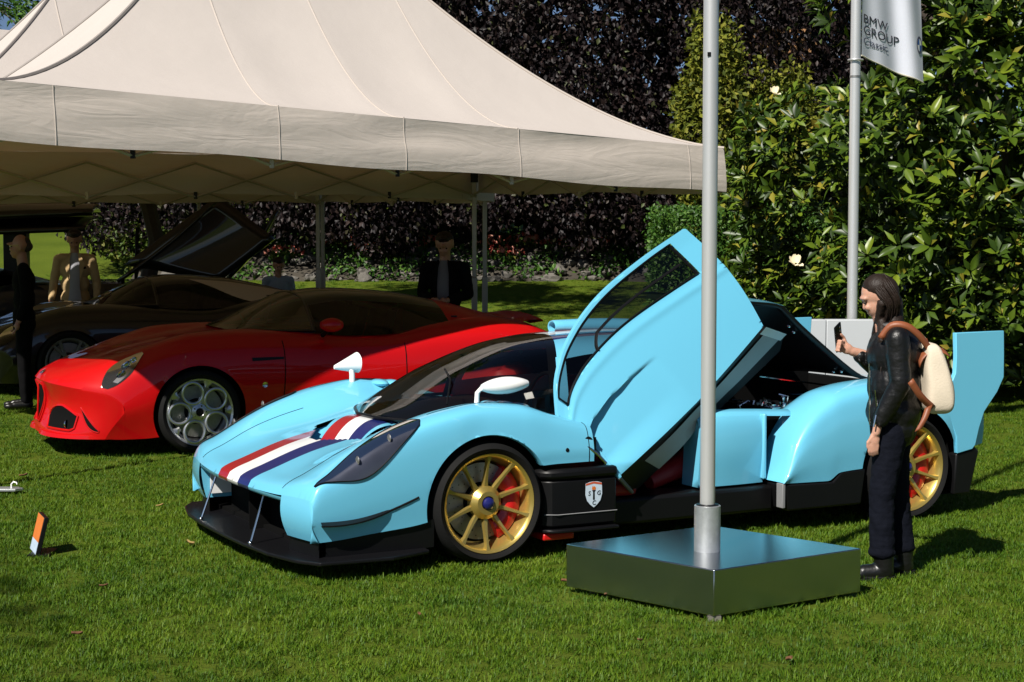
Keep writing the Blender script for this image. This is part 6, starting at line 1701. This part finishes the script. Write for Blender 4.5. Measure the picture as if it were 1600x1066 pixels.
# rear pole with flag
yy = 13.1; xp = (1332-800)/2600*yy
rp = thing('rear_flagpole', 'slimmer pole carrying the grey flag in front of the magnolia', 'pole', (xp, yy, GZ))
q = MB(); q.lathe([(.001, 0), (.041, 0), (.040, 5.5), (.001, 5.5)], 28); q.build('pole', M['polealu'], rp)
zr = 1.7+(365-97)/2600*yy
q = MB(); q.tube([(.056*math.cos(a), .056*math.sin(a), zr-GZ) for a in np.linspace(0, 6.28, 20)[:-1]], .008, 6, closed=True); q.build('ring', M['polealu'], rp)
q = MB(); q.lathe([(.042, zr-.12-GZ), (.0445, zr-.12-GZ), (.0445, zr-.135-GZ), (.042, zr-.135-GZ)], 24); q.build('pole_joint', M['steel'], rp)
M['flag'] = pmat('flag_cloth', (.62, .64, .72), .9, var=.06, vscale=4)
fg_ = thing('flag', 'grey banner flag with dark lettering hanging from the rear pole', 'flag', (xp+.045, yy-.01, 0))
S = yy/2600
def fpt(a, b2, out=0):
    """a 0..1 across from the pole, b2 0..1 from the bottom up"""
    x = S*a*108*(1+.10*a)*(1-.07*b2*a); zb = 1.7+S*(365-90-34*a**1.05); zt = 1.7+S*(365+95)
    z = zb+(zt-zb)*b2
    y = .05*math.sin(a*5.0+b2*1.5)*a+.03*math.sin(a*13+b2*2)*a**.5-.10*a*a
    return (x, y-out+1.0*x, z)
q = MB(); q.grid([[fpt(a, b2) for b2 in np.linspace(0, 1, 30)] for a in np.linspace(0, 1, 60)]); fo_ = q.build('cloth', M['flag'], fg_, sharp=0)
q = MB(); q.tube([fpt(a, 0) for a in np.linspace(0, 1, 40)], .006, 5); q.build('hem', pmat('hem', (.5, .47, .36), .8), fg_)
def flagtext(txt, size, px, py, mat, sl):
    me = text_mesh(txt, size); x0 = min(v.co.x for v in me.vertices)
    for v in me.vertices:
        xx = v.co.x-x0; a = (px-1340)/108+xx/(S*108); zz = 1.7+S*(365-py)+v.co.y-xx*sl
        zb = 1.7+S*(365-90-34*max(0, a)**1.05); b2 = (zz-zb)/(1.7+S*460-zb)
        v.co = Vector(fpt(a, b2, .006+v.co.z))
    o = link_mesh('lettering', me, mat, fo_, smooth=False); return o
M['ink'] = pmat('flag_ink', (.015, .017, .03), .8); M['ink2'] = pmat('flag_ink_light', (.09, .10, .15), .8)
flagtext('BMW', .098, 1344, 33, M['ink'], .20); flagtext('GROUP', .098, 1344, 50, M['ink'], .20); flagtext('Classic', .084, 1344, 67, M['ink2'], .18)
# round emblem: dark ring, white field with two blue quarters
def disc(nm, r0, r1, a0, a1, mat, out):
    q = MB(); rows = []
    for a in np.linspace(a0, a1, 20):
        rows.append([(lambda px, py: fpt((px-1340)/108, (1.7+S*(365-py)-(1.7+S*(365-90-34*((px-1340)/108)**1.05)))/(1.7+S*460-(1.7+S*(365-90-34*((px-1340)/108)**1.05))), out))(1442+5.5*r*math.cos(a), 65-14*r*math.sin(a)) for r in (r0, r1)])
    q.grid(rows); q.build(nm, mat, fo_, smooth=False, clean=-1)
disc('emblem_ring', .72, 1, 0, 6.283, M['ink2'], .006)
for k, c in enumerate(((.8, .8, .8), (.03, .12, .4), (.8, .8, .8), (.03, .12, .4))): disc('emblem_quarter', 0.02, .70, k*math.pi/2, (k+1)*math.pi/2, pmat('emblem', c, .8), .0065)
# pale panel behind the car's tail
pn = thing('pale_panel', 'low pale grey panel wall behind the open engine bay', 'panel', (2.2, 12.75, GZ))
M['panelwhite'] = pmat('panel_white', (.44, .46, .48), .5, var=.05, vscale=2)
for k in range(2):
    q = MB(); x0 = (0, .215)[k]; x1 = (.21, .78)[k]; q.box((x0, 0, 0), (x1, .12, 1.07)); q.build('panel', M['panelwhite'], pn, bevel=.006)
# small display sign on the lawn
sg = thing('lawn_sign', 'small tilted orange and blue card holder standing on the lawn', 'sign', (-2.585, 8.92, GZ))
Mt = Matrix.Rotation(R(24), 4, 'Z') @ Matrix.Rotation(R(14), 4, 'Y')
q = MB(); q.box((-.012, -.105, .005), (.012, .105, .215), mat=Mt); q.build('board', M['black'], sg, bevel=.003)
q = MB(); q.box((-.014, -.10, .075), (-.0125, .10, .21), mat=Mt); q.build('orange_print', pmat('print_orange', (.62, .17, .03), .5, var=.25, vscale=20), sg)
q = MB(); q.box((-.014, -.10, .01), (-.0125, .10, .074), mat=Mt); q.build('blue_print', pmat('print_blue', (.45, .55, .68), .5, var=.3, vscale=30), sg)
q = MB(); q.box((-.012, -.10, GZ+.03), (.10, .10, GZ+.042)); q.build('stand', M['black'], sg)
# metal plate with a hook at the left edge
pt = thing('ground_plate', 'flat pale metal plate with a small hook on the lawn at the left edge', 'plate', (-3.40, 10.95, .012))
q = MB(); q.prism([(-.4, -.06), (.12, -.05), (.16, .0), (.11, .06), (-.4, .07)], lambda a, b2, h: (a, b2, h), (-.012, .004)); q.build('plate', M['galv'], pt, bevel=.002)
q = MB(); q.tube([(.08, 0, .0), (.08, 0, .03), (.095, 0, .045), (.115, 0, .04), (.118, 0, .028)], .005, 6); q.build('hook', M['white'], pt)
# fallen leaves
M['dryleaf'] = pmat('dry_leaf', (.16, .07, .03), .8, var=.5, vscale=30); M['paleleaf'] = pmat('pale_leaf', (.36, .24, .08), .8, var=.4, vscale=30)
spots = [(297, 849, .055, 'pale', 'curled yellowish leaf lying in front of the blue car splitter'), (886, 908, .05, 'dry', 'brown leaf lying at the left corner of the steel base'), (951, 927, .04, 'dry', 'small brown leaf lying close before the steel base'),
         (37, 743, .05, 'dry', 'reddish leaf lying above the small lawn sign'), (120, 990, .04, 'dry', 'brown leaf lying in the shaded lower left grass'), (162, 915, .035, 'dry', 'small brown leaf lying to the right below the lawn sign'), (250, 790, .04, 'pale', 'pale leaf lying between the lawn sign and the blue car'),
         (655, 960, .035, 'dry', 'brown leaf lying below the gold front wheel'), (1232, 1030, .045, 'dry', 'brown leaf lying in the bottom right grass'), (1000, 1000, .03, 'dry', 'tiny brown leaf lying in the bottom middle grass'), (976, 920, .03, 'pale', 'small yellow leaf lying beside the steel base front edge')]
for i, (px, py, s_, kd, lb) in enumerate(spots):
    s_ *= .62
    yv = 1.7*2600/(py-365)*.998; 
    t = -1.7/(-math.sin(math.atan(168/2600))-(py-533)/2600*math.cos(math.atan(168/2600))); Yg = t*(math.cos(math.atan(168/2600))-(py-533)/2600*math.sin(math.atan(168/2600))); Xg = t*(px-800)/2600
    q = MB(); rows = []
    for k in range(6):
        u_ = k/5; w = .42*math.sin(math.pi*(.05+.9*u_)); rows.append([((u_-.5)*2*s_, -w*s_, .45*s_*(abs(u_-.5)*1.2)+.3*s_), ((u_-.5)*2*s_, 0, .35*s_*abs(u_-.5)), ((u_-.5)*2*s_, w*s_, .45*s_*(abs(u_-.5))+.35*s_)])
    q.grid(rows); o = q.build('fallen_leaf', M['dryleaf' if kd == 'dry' else 'paleleaf'], None, sharp=0); o.location = (Xg, Yg, -.004); o.rotation_euler = (rnd.uniform(-.3, .3), rnd.uniform(-.3, .3), rnd.uniform(0, 6.28))
    md = o.modifiers.new('t', 'SOLIDIFY'); md.thickness = .0012
    tag(o, lb, 'leaf', 'fallen leaves on the lawn')
